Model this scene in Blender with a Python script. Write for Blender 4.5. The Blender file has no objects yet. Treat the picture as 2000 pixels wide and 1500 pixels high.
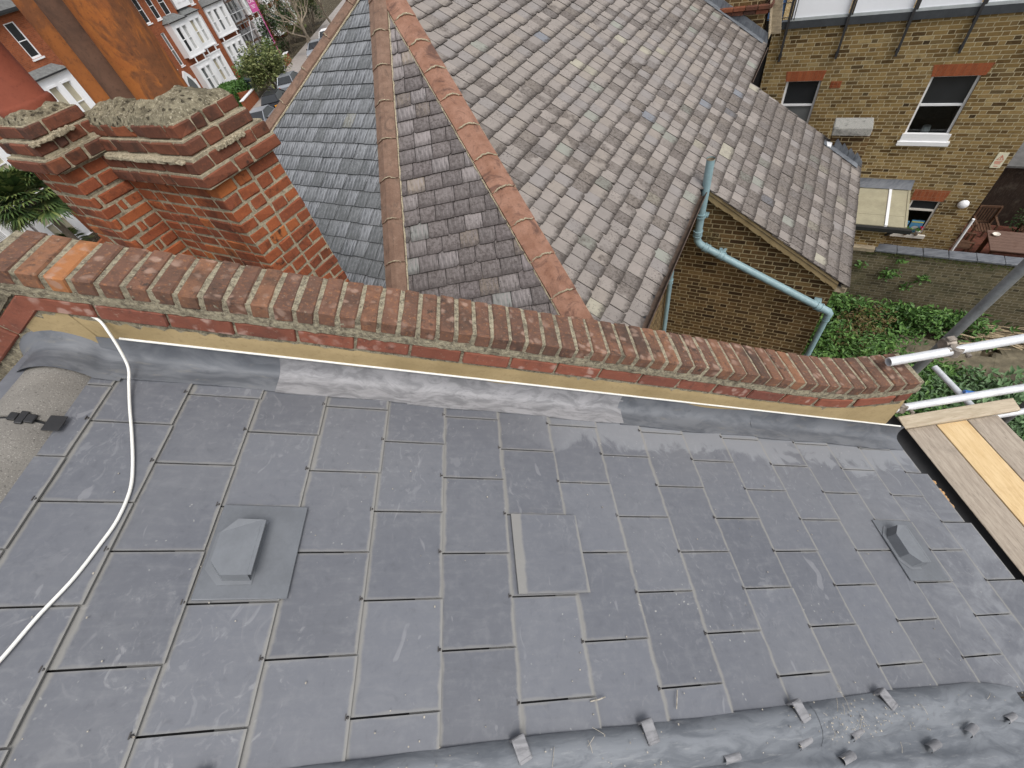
import bpy, math, random
from math import sin, cos, tan, pi, radians, sqrt, floor
from mathutils import Vector, Matrix, noise as mnoise
random.seed(7)
C = bpy.context.scene.collection
ZO = 11.2                                    # camera height above the street

# ---------------------------------------------------------------- camera
R0 = ((0.98019316, -0.08514304, -0.17880724), (-0.17932662, -0.76472613, -0.61889896), (-0.08404363, 0.63870542, -0.76484773))
cam = bpy.data.objects.new('camera', bpy.data.cameras.new('camera')); C.objects.link(cam)
cam.data.sensor_width = 36.0; cam.data.lens = 842.442 / 2000 * 36; cam.data.clip_start = 0.05; cam.data.clip_end = 800
m3 = Matrix((R0[0], [-q for q in R0[1]], [-q for q in R0[2]])).transposed()
cam.matrix_world = Matrix.Translation((0, 0, ZO)) @ m3.to_4x4()
bpy.context.scene.camera = cam

# ---------------------------------------------------------------- sky, sun, exposure
SUN_EL, SUN_AZ = 58, 150                      # degrees
world = bpy.data.worlds.new('World'); bpy.context.scene.world = world; world.use_nodes = True
wn = world.node_tree.nodes; wl = world.node_tree.links
sky = wn.new('ShaderNodeTexSky'); sky.sky_type = 'NISHITA'; sky.sun_disc = False
sky.sun_elevation = radians(SUN_EL); sky.sun_rotation = radians(SUN_AZ); sky.dust_density = 3.0; sky.air_density = 1.0
hs = wn.new('ShaderNodeHueSaturation'); hs.inputs['Saturation'].default_value = 0.28
wl.new(sky.outputs[0], hs.inputs['Color'])
wl.new(hs.outputs[0], wn['Background'].inputs['Color']); wn['Background'].inputs['Strength'].default_value = 0.15
sun = bpy.data.objects.new('sun', bpy.data.lights.new('sun', 'SUN')); C.objects.link(sun)
sun.data.energy = 1.2; sun.data.angle = radians(28); sun.data.color = (1.0, 0.965, 0.92)
sd = Vector((sin(radians(SUN_AZ)) * cos(radians(SUN_EL)), cos(radians(SUN_AZ)) * cos(radians(SUN_EL)), sin(radians(SUN_EL))))
sun.rotation_euler = sd.to_track_quat('Z', 'Y').to_euler(); sun.location = (0, 0, 40)
vs = bpy.context.scene.view_settings
vs.view_transform = 'Standard'; vs.look = 'None'; vs.gamma = 1.0; vs.exposure = 0.45
try: vs.use_curve_mapping = False
except Exception: pass

# ---------------------------------------------------------------- frames (metres, camera at the origin)
PT = 0.44897707; PS = 0.56174565; D = 1.57
cp, sp, cq, sq = cos(PT), sin(PT), cos(PS), sin(PS)
def Rf(s, y, h=0.0): return Vector((s*cp + (h-D)*sp, y, -s*sp + (h-D)*cp))       # near roof: down the slope, along the ridge, off the slope
def N(a, b, z): return Vector((a*cq + b*sq, -a*sq + b*cq, z))                     # the neighbour's turned frame
RS = Vector((cp, 0, -sp)); RN = Vector((sp, 0, cp)); YV = Vector((0, 1, 0)); ZV = Vector((0, 0, 1))
NA = N(1, 0, 0); NB = N(0, 1, 0)

# ---------------------------------------------------------------- mesh builder
class MB:
    def __init__(s): s.v = []; s.f = []; s.mi = []; s.uv = {}; s.sm = []
    def face(s, pts, m=0, uv=None, sm=False):
        i = len(s.v); s.v += [Vector(p) for p in pts]; s.f.append(tuple(range(i, i+len(pts)))); s.mi.append(m); s.sm.append(sm)
        if uv: s.uv[len(s.f)-1] = uv
    def add(s, vs, fs, m=0, sm=False, uv=None):
        i = len(s.v); s.v += [Vector(p) for p in vs]
        for k, f in enumerate(fs):
            s.f.append(tuple(i+j for j in f)); s.mi.append(m); s.sm.append(sm)
            if uv and uv[k]: s.uv[len(s.f)-1] = uv[k]
    def box(s, c, ex, ey, ez, m=0):           # centre and three half vectors
        c = Vector(c); ex, ey, ez = Vector(ex), Vector(ey), Vector(ez)
        if ex.cross(ey).dot(ez) < 0: ex = -ex
        P = [c + ex*i + ey*j + ez*k for i in (-1, 1) for j in (-1, 1) for k in (-1, 1)]
        s.add(P, [(0,1,3,2), (4,6,7,5), (0,4,5,1), (2,3,7,6), (0,2,6,4), (1,5,7,3)], m)
    def cbox(s, c, ex, ey, ez, b=0.004, m=0, jit=0.0, rnd=random):   # chamfered box
        c = Vector(c); ax = [Vector(ex), Vector(ey), Vector(ez)]
        if ax[0].cross(ax[1]).dot(ax[2]) < 0: ax[0] = -ax[0]
        L = [a.length for a in ax]; U = [a/l for a, l in zip(ax, L)]
        vs = []; idx = {}
        for i in (-1, 1):
            for j in (-1, 1):
                for k in (-1, 1):
                    sg = (i, j, k); jj = Vector([rnd.uniform(-jit, jit) for _ in range(3)]) if jit else Vector((0, 0, 0))
                    for d in range(3):
                        p = c.copy()
                        for e in range(3): p += U[e]*sg[e]*(L[e] - (0 if e == d else min(b*rnd.uniform(.6, 1.5), L[e]*.45)))
                        idx[(sg, d)] = len(vs); vs.append(p + jj)
        fs = []
        for d in range(3):
            e, g = (d+1) % 3, (d+2) % 3
            for sgn in (-1, 1):
                q = []
                for (x, y) in ((-1,-1), (1,-1), (1,1), (-1,1)):
                    t = [0, 0, 0]; t[d] = sgn; t[e] = x; t[g] = y; q.append(idx[(tuple(t), d)])
                fs.append(tuple(q if sgn > 0 else q[::-1]))
        for d in range(3):                     # edge chamfers: edge runs along d
            e, g = (d+1) % 3, (d+2) % 3
            for x in (-1, 1):
                for y in (-1, 1):
                    t0 = [0,0,0]; t0[d] = -1; t0[e] = x; t0[g] = y; t1 = list(t0); t1[d] = 1
                    q = (idx[(tuple(t0), e)], idx[(tuple(t1), e)], idx[(tuple(t1), g)], idx[(tuple(t0), g)])
                    fs.append(q if x*y < 0 else q[::-1])
        for i in (-1, 1):
            for j in (-1, 1):
                for k in (-1, 1):
                    q = (idx[((i,j,k), 0)], idx[((i,j,k), 1)], idx[((i,j,k), 2)])
                    fs.append(q if i*j*k > 0 else q[::-1])
        s.add(vs, fs, m)
    def tube(s, path, r, n=10, m=0, caps=True, sm=True, closed=False):
        path = [Vector(p) for p in path]; k = len(path)
        rr = r if isinstance(r, (list, tuple)) else [r]*k
        vs = []; up = None
        for i, p in enumerate(path):
            t = (path[min(i+1, k-1)] - path[max(i-1, 0)]).normalized()
            if up is None: up = t.orthogonal().normalized()
            else: up = (up - t*up.dot(t)).normalized()
            w = t.cross(up)
            for j in range(n):
                a = 2*pi*j/n; vs.append(p + (up*cos(a) + w*sin(a))*rr[i])
        fs = [(i*n+j, i*n+(j+1) % n, (i+1)*n+(j+1) % n, (i+1)*n+j) for i in range(k-1) for j in range(n)]
        s.add(vs, fs, m, sm)
        if caps: s.add(vs[:n], [tuple(range(n))[::-1]], m); s.add(vs[-n:], [tuple(range(n))], m)
    def lathe(s, c, prof, n=28, m=0, axis=None, sm=True, wob=0.0):   # prof: (radius, height)
        c = Vector(c); vs = []
        for (r, h) in prof:
            for j in range(n):
                a = 2*pi*j/n; w = 1 + (wob*mnoise.noise(Vector((cos(a)*2, sin(a)*2, h*6))) if wob else 0)
                vs.append(c + Vector((cos(a)*r*w, sin(a)*r*w, h)))
        fs = [(i*n+j, i*n+(j+1) % n, (i+1)*n+(j+1) % n, (i+1)*n+j) for i in range(len(prof)-1) for j in range(n)]
        s.add(vs, fs, m, sm)
    def grid(s, fn, us, vs_, m=0, sm=True, uv=False):
        P = [fn(u, v) for v in vs_ for u in us]; n = len(us)
        fs = [(j*n+i, j*n+i+1, (j+1)*n+i+1, (j+1)*n+i) for j in range(len(vs_)-1) for i in range(n-1)]
        s.add(P, fs, m, sm)
    def prism(s, poly, ext, m=0):             # planar polygon swept by a vector
        poly = [Vector(p) for p in poly]; ext = Vector(ext); n = len(poly)
        nrm = Vector((0, 0, 0))
        for i in range(n): nrm += poly[i].cross(poly[(i+1) % n])
        if nrm.dot(ext) > 0: poly = poly[::-1]
        top = [p + ext for p in poly]
        s.face(poly, m); s.face(top[::-1], m)
        for i in range(n): s.face([poly[i], top[i], top[(i+1) % n], poly[(i+1) % n]], m)
    def build(s, name, mats, parent=None, loc=None):
        if not isinstance(mats, (list, tuple)): mats = [mats]
        me = bpy.data.meshes.new(name)
        if parent is not None: o = Vector(ORG[parent.name])
        elif loc is not None: o = Vector(loc)
        else:
            mn = [min(p[i] for p in s.v) for i in range(3)]; mx = [max(p[i] for p in s.v) for i in range(3)]
            o = Vector(((mn[0]+mx[0])/2, (mn[1]+mx[1])/2, mn[2]))
        me.from_pydata([p - o for p in s.v], [], s.f)
        for mm in mats: me.materials.append(mm)
        me.polygons.foreach_set('material_index', s.mi); me.polygons.foreach_set('use_smooth', s.sm)
        ul = me.uv_layers.new(name='UVMap'); buf = [0.0]*(2*len(me.loops))
        for p in me.polygons:
            cu = s.uv.get(p.index)
            if not cu:
                n = p.normal
                t = Vector((-n.y, n.x, 0))
                t = t.normalized() if t.length > .05 else Vector((1, 0, 0))
                b = n.cross(t)
            for k, li in enumerate(p.loop_indices):
                if cu: u, w = cu[k]
                else:
                    q = s.v[me.loops[li].vertex_index]; u, w = q.dot(t), q.dot(b)
                buf[2*li] = u; buf[2*li+1] = w
        ul.data.foreach_set('uv', buf)
        ob = bpy.data.objects.new(name, me); C.objects.link(ob)
        if parent is not None: ob.parent = parent
        else: ob.location = o + Vector((0, 0, ZO))
        ORG[ob.name] = o
        return ob
ORG = {}
def thing(name, label, cat, loc, group=None):
    o = bpy.data.objects.new(name, None); C.objects.link(o); o.empty_display_size = .2
    o.location = Vector(loc) + Vector((0, 0, ZO)); ORG[o.name] = Vector(loc)
    return tag(o, label, cat, group)
def tag(o, label, cat, group=None):
    o['label'] = label; o['category'] = cat
    if group: o['group'] = group
    return o
def struct(o, kind='structure'): o['kind'] = kind; return o
def dup(o, parent=None, off=None):            # copy a thing with its parts
    c = o.copy(); C.objects.link(c)
    if parent is not None: c.parent = parent
    if off is not None: c.location = o.location + Vector(off)
    for ch in o.children: dup(ch, c)
    return c
def frange(a, b, n): return [a + (b-a)*i/n for i in range(n+1)]
def fbox(mb, F, u0, u1, v0, v1, z0, z1, m=0):  # box in a facade frame F(u, v, z)
    P = [F(u, v, z) for u in (u0, u1) for v in (v0, v1) for z in (z0, z1)]
    c = sum(P, Vector((0, 0, 0)))/8
    mb.box(c, (P[4]-P[0])/2, (P[2]-P[0])/2, (P[1]-P[0])/2, m)
def panel(mb, F, u0, u1, z0, z1, ops=(), depth=.12, m=0):   # wall sheet with openings and reveals
    us = sorted({u0, u1, *[o[0] for o in ops], *[o[1] for o in ops]}); zs = sorted({z0, z1, *[o[2] for o in ops], *[o[3] for o in ops]})
    us = [u for u in us if u0 <= u <= u1]; zs = [z for z in zs if z0 <= z <= z1]
    for i in range(len(us)-1):
        for j in range(len(zs)-1):
            cu, cz = (us[i]+us[i+1])/2, (zs[j]+zs[j+1])/2
            if any(o[0] < cu < o[1] and o[2] < cz < o[3] for o in ops): continue
            mb.face([F(us[i], 0, zs[j]), F(us[i+1], 0, zs[j]), F(us[i+1], 0, zs[j+1]), F(us[i], 0, zs[j+1])], m)
    for (a, b, c, d) in ops:
        mb.face([F(a, 0, c), F(a, -depth, c), F(a, -depth, d), F(a, 0, d)], m); mb.face([F(b, 0, c), F(b, 0, d), F(b, -depth, d), F(b, -depth, c)], m)
        mb.face([F(a, 0, d), F(a, -depth, d), F(b, -depth, d), F(b, 0, d)], m); mb.face([F(a, 0, c), F(b, 0, c), F(b, -depth, c), F(a, -depth, c)], m)

# ---------------------------------------------------------------- materials
class NT:
    def __init__(s, name):
        s.m = bpy.data.materials.new(name); s.m.use_nodes = True; s.t = s.m.node_tree
        s.b = s.t.nodes['Principled BSDF']
        s.geo = s.t.nodes.new('ShaderNodeNewGeometry'); s.pos = s.geo.outputs['Position']; s.isl = s.geo.outputs['Random Per Island']
        s.uvn = None
    def nd(s, t, **k):
        n = s.t.nodes.new(t)
        for a, v in k.items(): setattr(n, a, v)
        return n
    def link(s, a, b):
        if hasattr(a, 'is_output') or isinstance(a, bpy.types.NodeSocket): s.t.links.new(a, b)
        else: b.default_value = a if not isinstance(a, (tuple, list)) or len(a) != 3 or b.type != 'RGBA' else (*a, 1)
    def uv(s):
        if not s.uvn: s.uvn = s.nd('ShaderNodeUVMap', uv_map='UVMap').outputs[0]
        return s.uvn
    def math(s, op, a, b=0.0, c=0.0, clamp=False):
        n = s.nd('ShaderNodeMath', operation=op, use_clamp=clamp)
        for i, x in enumerate((a, b, c)): s.link(x, n.inputs[i])
        return n.outputs[0]
    def sep(s, v):
        n = s.nd('ShaderNodeSeparateXYZ'); s.link(v, n.inputs[0]); return n.outputs
    def comb(s, x, y, z=0.0):
        n = s.nd('ShaderNodeCombineXYZ')
        for i, q in enumerate((x, y, z)): s.link(q, n.inputs[i])
        return n.outputs[0]
    def vmul(s, v, k):
        n = s.nd('ShaderNodeVectorMath', operation='MULTIPLY'); s.link(v, n.inputs[0]); n.inputs[1].default_value = k; return n.outputs[0]
    def vadd(s, v, k):
        n = s.nd('ShaderNodeVectorMath', operation='ADD'); s.link(v, n.inputs[0]); s.link(k, n.inputs[1]); return n.outputs[0]
    def dot(s, v, k):
        n = s.nd('ShaderNodeVectorMath', operation='DOT_PRODUCT'); s.link(v, n.inputs[0]); n.inputs[1].default_value = k; return n.outputs['Value']
    def noise(s, scale, detail=4, rough=.55, vec=None, dist=0.0, col=False):
        n = s.nd('ShaderNodeTexNoise'); s.link(vec if vec is not None else s.pos, n.inputs['Vector'])
        n.inputs['Scale'].default_value = scale; n.inputs['Detail'].default_value = detail; n.inputs['Roughness'].default_value = rough; n.inputs['Distortion'].default_value = dist
        return n.outputs['Color'] if col else n.outputs['Fac']
    def voro(s, scale, vec=None, feat='F1'):
        n = s.nd('ShaderNodeTexVoronoi', feature=feat); s.link(vec if vec is not None else s.pos, n.inputs['Vector']); n.inputs['Scale'].default_value = scale
        return n.outputs['Distance']
    def ramp(s, fac, stops, mode='LINEAR'):
        n = s.nd('ShaderNodeValToRGB'); s.link(fac, n.inputs[0]); e = n.color_ramp; e.interpolation = mode
        while len(e.elements) < len(stops): e.elements.new(.5)
        for q, (p, c) in zip(e.elements, stops):
            q.position = p; q.color = (c, c, c, 1) if not isinstance(c, (tuple, list)) else (*c, 1)
        return n.outputs[0]
    def step(s, fac, lo, hi):
        n = s.nd('ShaderNodeMapRange'); n.interpolation_type = 'SMOOTHSTEP'; s.link(fac, n.inputs[0])
        n.inputs[1].default_value = lo; n.inputs[2].default_value = hi; return n.outputs[0]
    def mix(s, fac, a, b, mode='MIX'):
        n = s.nd('ShaderNodeMix', data_type='RGBA', blend_type=mode); s.link(fac, n.inputs[0]); s.link(a, n.inputs[6]); s.link(b, n.inputs[7]); return n.outputs[2]
    def white(s, vec):
        n = s.nd('ShaderNodeTexWhiteNoise', noise_dimensions='3D'); s.link(vec, n.inputs['Vector']); return n.outputs
    def bump(s, h, k=.3, d=.01):
        n = s.nd('ShaderNodeBump'); n.inputs['Strength'].default_value = k; n.inputs['Distance'].default_value = d; s.link(h, n.inputs['Height'])
        if s.b.inputs['Normal'].is_linked:
            s.t.links.new(s.b.inputs['Normal'].links[0].from_socket, n.inputs['Normal'])
        s.t.links.new(n.outputs[0], s.b.inputs['Normal'])
    def out(s, col, rough=.8, metal=0.0, spec=None):
        s.link(col, s.b.inputs['Base Color']); s.link(rough, s.b.inputs['Roughness']); s.link(metal, s.b.inputs['Metallic'])
        if spec is not None: s.b.inputs['Specular IOR Level'].default_value = spec
        return s.m

def m_plain(name, col, rough=.7, var=.25, scale=8, metal=0.0, bump=0.0, spec=None):
    n = NT(name); a = n.noise(scale, 6, .65); b = n.noise(scale*9, 3)
    f = n.math('MULTIPLY_ADD', a, .75, n.math('MULTIPLY', b, .25))
    c = n.mix(n.step(f, .3, .7), tuple(x*(1-var) for x in col), tuple(min(1, x*(1+var)) for x in col))
    if bump: n.bump(f, bump, .006)
    return n.out(c, rough, metal, spec)

def m_slate_new():
    n = NT('fibre_cement_slate'); u, v, _ = n.sep(n.uv())
    S_ = n.math('ADD', n.dot(n.pos, tuple(RS)), ZO*sp); Y_ = n.sep(n.pos)[1]     # metres down the slope, metres along the ridge
    base = n.mix(n.isl, (.102, .107, .123), (.134, .141, .160))
    base = n.mix(n.math('MULTIPLY', n.step(n.noise(1.7, 3, .5), .35, .75), .45), base, (.158, .162, .172))
    grain = n.noise(9, 6, .7, n.vmul(n.pos, (1, 5, 1)))
    base = n.mix(n.math('MULTIPLY', n.step(grain, .45, .8), .35), base, (.185, .19, .20))
    mott = n.noise(24, 5, .7, n.vadd(n.pos, n.vmul(n.noise(9, 2, col=True), (.08, .08, .08))))
    base = n.mix(n.math('MULTIPLY', n.step(mott, .48, .72), .28), base, (.20, .205, .215)); base = n.mix(n.math('MULTIPLY', n.step(mott, .46, .28), .3), base, (.07, .073, .083))
    # hand smears and pale dust, thickest where the work was done
    warp = n.vadd(n.pos, n.vmul(n.noise(2.4, 2, col=True), (.9, .9, .9)))
    sw = n.noise(6.5, 6, .65, warp, 2.4)
    near = n.math('MAXIMUM', n.math('MULTIPLY', n.step(Y_, .62, .25), n.step(S_, .1, -.4)), n.math('MULTIPLY', n.noise(.9, 2), .75))
    smear = n.math('MULTIPLY', n.step(sw, .53, .70), n.step(near, .3, .75))
    base = n.mix(n.math('MULTIPLY', smear, .26), base, (.255, .26, .265))
    fing = n.noise(38, 3, .6, n.vadd(n.vmul(n.pos, (1, .35, 1)), n.vmul(n.noise(7, 2, col=True), (.25, .25, .25))))
    base = n.mix(n.math('MULTIPLY', n.math('MULTIPLY', n.step(fing, .56, .68), n.step(n.noise(1.6, 3), .45, .62)), .28), base, (.27, .275, .285))
    # cement haze washed down from the flashing and over the far verge
    wet = n.noise(5, 5, .6, n.vadd(n.pos, n.vmul(n.noise(4, 2, col=True), (.3, .3, .3))), 1.5)
    m1 = n.math('MULTIPLY', n.step(n.math('ADD', Y_, n.math('MULTIPLY', n.math('SUBTRACT', wet, .5), .5)), 1.02, 1.09), n.step(S_, .45, 1.0))
    m2 = n.math('MULTIPLY', n.step(n.math('ADD', S_, n.math('MULTIPLY', n.math('SUBTRACT', wet, .5), 1.6)), 2.35, 2.75), n.step(n.noise(2.6, 6, .7, n.vmul(n.vadd(n.pos, n.vmul(n.noise(1.5, 2, col=True), (.5, .5, .5))), (.6, 1.6, 1)), .8), .40, .68))
    base = n.mix(n.math('MULTIPLY', n.math('MAXIMUM', n.math('MULTIPLY', m1, .8), n.math('MULTIPLY', m2, .8)), .6), base, (.29, .30, .315))
    scr = n.noise(26, 2, .5, n.vmul(n.vadd(n.pos, n.vmul(n.noise(3, 2, col=True), (.3, .3, .3))), (1, .12, 1)))
    base = n.mix(n.math('MULTIPLY', n.step(scr, .69, .74), .3), base, (.31, .31, .32))
    spk = n.voro(30, n.vadd(n.pos, n.vmul(n.noise(20, 1, col=True), (.03, .03, .03))))
    spk = n.math('MULTIPLY', n.step(spk, .12, .05), n.step(n.noise(2.3, 3), .50, .66))
    base = n.mix(n.math('MULTIPLY', spk, .65), base, (.40, .395, .37))
    stre = n.noise(17, 4, .6, n.vadd(n.vmul(n.pos, (1, .3, 1)), n.vmul(n.noise(5, 2, col=True), (.5, .5, .5)))); base = n.mix(n.math('MULTIPLY', n.math('MULTIPLY', n.step(stre, .60, .70), n.step(near, .35, .7)), .45), base, (.30, .30, .305))
    # tan dust along the laps: on the tail margin and just below the tail of the course above
    nz = n.math('MULTIPLY', n.math('SUBTRACT', n.noise(13, 4, .65), .5), .022)
    d1 = n.step(n.math('ADD', v, nz), .012, .003); d2 = n.step(n.math('ADD', v, nz), .231, .243)
    d3 = n.step(n.math('ADD', n.math('MINIMUM', u, n.math('SUBTRACT', .2965, u)), nz), .010, .001)
    dust = n.math('MAXIMUM', n.math('MULTIPLY', d3, .45), n.math('MAXIMUM', n.math('MULTIPLY', d1, .8), n.math('MULTIPLY', d2, .8)))
    base = n.mix(n.math('MULTIPLY', dust, .85), base, (.255, .245, .22))
    n.bump(n.noise(60, 3), .06, .002); n.bump(n.noise(7, 3), .15, .006)
    return n.out(base, n.math('MULTIPLY_ADD', grain, .22, .38), 0, .5)

def m_old_slate(name, stops, dirt, down, d0, d1, edge=.9, pale=(.5, .48, .42), streak=None, gauge=.215):
    n = NT(name); u, v, _ = n.sep(n.uv())
    base = n.ramp(n.isl, stops, 'CONSTANT')
    base = n.mix(n.math('MULTIPLY', n.step(n.noise(7, 5, .65), .35, .7), .35), base, tuple(x*.72 for x in stops[0][1]))
    if streak:
        st = n.noise(1.0, 4, .6, n.vmul(n.uv(), (38, 5, 1)))
        base = n.mix(n.math('MULTIPLY', n.step(st, .46, .60), .72), base, streak[0])
        base = n.mix(n.math('MULTIPLY', n.step(st, .46, .35), .85), base, streak[1])
    w = n.white(n.comb(n.math('MULTIPLY', n.isl, 913.7), 2.3, 5.1))
    slope = n.step(n.dot(n.pos, down), d0, d1)                              # lichen thickens towards the eaves
    prob = n.math('MULTIPLY_ADD', slope, .68, .12)
    patch = n.step(n.noise(1.3, 4, .6), .50, .68); prob = n.math('MAXIMUM', prob, n.math('MULTIPLY', patch, .55)); dirty = n.step(n.math('SUBTRACT', prob, w[0]), -.10, .10)
    lich = n.noise(26, 8, .75); lf = n.step(lich, .46, .62)
    base = n.mix(n.math('MULTIPLY', dirty, n.math('MULTIPLY_ADD', lf, .50, .45)), base, dirt)
    tail = n.step(n.math('ADD', v, n.math('MULTIPLY', n.math('SUBTRACT', n.noise(22, 5, .7), .5), gauge*.75)), gauge*.42, -.01)
    base = n.mix(n.math('MULTIPLY', tail, edge), base, tuple(x*.6 for x in dirt))
    sd = n.step(n.math('ADD', u, n.math('MULTIPLY', n.math('SUBTRACT', n.noise(30, 3), .5), .02)), .012, .001); base = n.mix(n.math('MULTIPLY', sd, .6), base, tuple(x*.6 for x in dirt))
    blk = n.math('MULTIPLY', n.step(n.noise(40, 6, .75), .53, .64), n.step(n.noise(2.6, 5, .7), .44, .62)); base = n.mix(n.math('MULTIPLY', blk, .75), base, tuple(x*.5 for x in dirt))
    sp_ = n.math('MULTIPLY', n.step(n.voro(30), .12, .05), n.step(n.noise(3, 2), .52, .68))
    base = n.mix(n.math('MULTIPLY', sp_, .8), base, pale)
    n.bump(n.noise(45, 5, .7), .35, .006)
    return n.out(base, .82, 0, .3)

def m_brick_real(name, stops, dark=.5, soot=(.05, .04, .035), lichen=None, scale=1.0):
    n = NT(name); base = n.ramp(n.isl, stops)
    f = n.noise(17*scale, 8, .7); base = n.mix(n.math('MULTIPLY', n.step(f, .45, .75), .55), base, tuple(x*.6 for x in stops[0][1]))
    g = n.noise(70, 4, .7); base = n.mix(n.math('MULTIPLY', n.step(g, .5, .75), .35), base, tuple(min(1, x*1.35) for x in stops[-1][1]))
    w = n.white(n.comb(n.math('MULTIPLY', n.isl, 517.3), 1.7, 9.1))
    sm = n.math('MULTIPLY', n.step(n.noise(24, 7, .75), .5, .66), n.step(w[0], .25, .95))
    base = n.mix(n.math('MULTIPLY', sm, dark), base, soot)
    big = n.step(n.noise(3.1, 5, .65), .5, .7); base = n.mix(n.math('MULTIPLY', big, dark*.8), base, soot)
    if lichen:
        l = n.math('MULTIPLY', n.step(n.voro(19, n.vadd(n.pos, n.vmul(n.noise(18, 3, col=True), (.05, .05, .05)))), .42, .2), n.step(n.noise(6, 3), .42, .6))
        base = n.mix(n.math('MULTIPLY', l, .6), base, lichen)
        l2 = n.step(n.noise(75, 3, .6), .62, .74); base = n.mix(n.math('MULTIPLY', l2, .3), base, (.45, .40, .30))
    n.bump(n.noise(60, 6, .7), .5, .004); n.bump(n.noise(14, 4), .4, .008)
    return n.out(base, .9, 0, .2)

def m_mortar(name='old_mortar', a=(.47, .41, .29), b=(.22, .185, .13), sc=1.0, holes=0.0):
    n = NT(name); f = n.noise(55*sc, 8, .75); c = n.mix(n.step(f, .32, .62), b, a)
    c = n.mix(n.math('MULTIPLY', n.step(n.noise(140*sc, 2), .60, .68), .7), c, (.52, .47, .36))
    c = n.mix(n.math('MULTIPLY', n.step(n.noise(9*sc, 4), .52, .7), .5), c, tuple(x*.55 for x in b))
    if holes:
        h = n.step(n.voro(34*sc, n.vadd(n.pos, n.vmul(n.noise(30, 2, col=True), (.02, .02, .02)))), .30, .12)
        c = n.mix(n.math('MULTIPLY', h, holes), c, (.05, .042, .03)); n.bump(n.math('SUBTRACT', 1.0, h), 1.0, .012)
    n.bump(f, .9, .012); return n.out(c, .95, 0, .1)

def m_brick_wall(name, stops, mortar, rough_top=None, L=.225, Hc=.075, jt=.010, flemish=True, dirt=None, mvar=.5):
    n = NT(name); wob = n.noise(9, 3, .6, n.uv(), col=True)
    uv = n.vadd(n.uv(), n.vmul(n.vadd(wob, (-.5, -.5, -.5)), (.012, .008, 0))); u, v, _ = n.sep(uv)
    row = n.math('FLOOR', n.math('DIVIDE', v, Hc)); fy = n.math('SUBTRACT', v, n.math('MULTIPLY', row, Hc))
    P = L*1.5 if flemish else L
    rj = n.white(n.comb(row, 3.3, 7.7))[0]
    x = n.math('ADD', u, n.math('MULTIPLY_ADD', row, P/2, n.math('MULTIPLY', rj, .05)))
    cell = n.math('FLOOR', n.math('DIVIDE', x, P)); fx = n.math('SUBTRACT', x, n.math('MULTIPLY', cell, P))
    if flemish:
        hd = n.math('GREATER_THAN', fx, L); fx = n.math('SUBTRACT', fx, n.math('MULTIPLY', hd, L)); cid = n.math('MULTIPLY_ADD', cell, 2.0, hd)
    else: cid = cell
    d = n.math('MINIMUM', fx, fy); jm = n.step(n.math('ADD', d, n.math('MULTIPLY', n.math('SUBTRACT', n.noise(60, 4, .6), .5), .008)), jt*1.15, jt*.75)
    rnd = n.white(n.comb(cid, row, 1.5))
    col = n.ramp(rnd[0], stops)
    col = n.mix(n.math('MULTIPLY', n.step(n.noise(30, 6, .7), .42, .7), .5), col, tuple(q*.5 for q in stops[len(stops)//2][1]))
    col = n.mix(n.math('MULTIPLY', n.step(n.noise(4, 4), .5, .72), .35), col, tuple(q*.55 for q in stops[0][1]))
    mo = n.mix(n.math('MULTIPLY', n.noise(20, 5, .7), mvar), mortar, tuple(q*.45 for q in mortar))
    col = n.mix(jm, col, mo)
    if dirt:
        dm = n.math('MULTIPLY', n.step(n.noise(2.2, 6, .7), .45, .68), dirt[1]); col = n.mix(dm, col, dirt[0])
    n.bump(n.math('SUBTRACT', 1.0, jm), .6, .008); n.bump(n.noise(50, 5, .7), .35, .004)
    return n.out(col, .92, 0, .15)

def m_lead(name, a, b, c, rough=.45, met=.35, sc=1.0):
    n = NT(name); v = n.vmul(n.vadd(n.pos, n.vmul(n.noise(3, 3, col=True), (.12, .12, .12))), (1.2, 5, 1.2))
    f = n.noise(3.4*sc, 6, .65, v, .6); col = n.mix(n.step(f, .35, .62), a, b)
    g = n.noise(14*sc, 5, .7, n.vmul(n.pos, (.7, 4, .7))); col = n.mix(n.math('MULTIPLY', n.step(g, .55, .72), .45), col, c)
    s2 = n.noise(30, 3, .6); col = n.mix(n.math('MULTIPLY', n.step(s2, .62, .72), .25), col, tuple(q*.5 for q in a))
    n.bump(n.noise(5, 3), .25, .012); n.bump(g, .06, .004)
    return n.out(col, n.math('MULTIPLY_ADD', f, .3, rough-.15), met, .5)

def m_terracotta(name, a, b, stain, k=.8, sc=1.0, spk=False):
    n = NT(name); f = n.noise(7*sc, 6, .65); col = n.mix(n.step(f, .3, .7), a, b)
    col = n.mix(n.math('MULTIPLY', n.isl, .25), col, tuple(q*.7 for q in a))
    g = n.noise(4.2*sc, 7, .7, dist=1.2); col = n.mix(n.math('MULTIPLY', n.step(g, .5, .66), k), col, stain)
    h = n.noise(48, 6, .75); col = n.mix(n.math('MULTIPLY', n.step(h, .52, .7), .5), col, tuple(q*.55 for q in stain))
    if spk: col = n.mix(n.math('MULTIPLY', n.step(n.noise(95, 3, .6), .58, .68), .7), col, (.10, .07, .05)); col = n.mix(n.math('MULTIPLY', n.step(n.noise(80, 2), .66, .74), .5), col, (.45, .34, .26))
    n.bump(h, .4, .004); n.bump(f, .2, .008)
    return n.out(col, .85, 0, .25)

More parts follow.
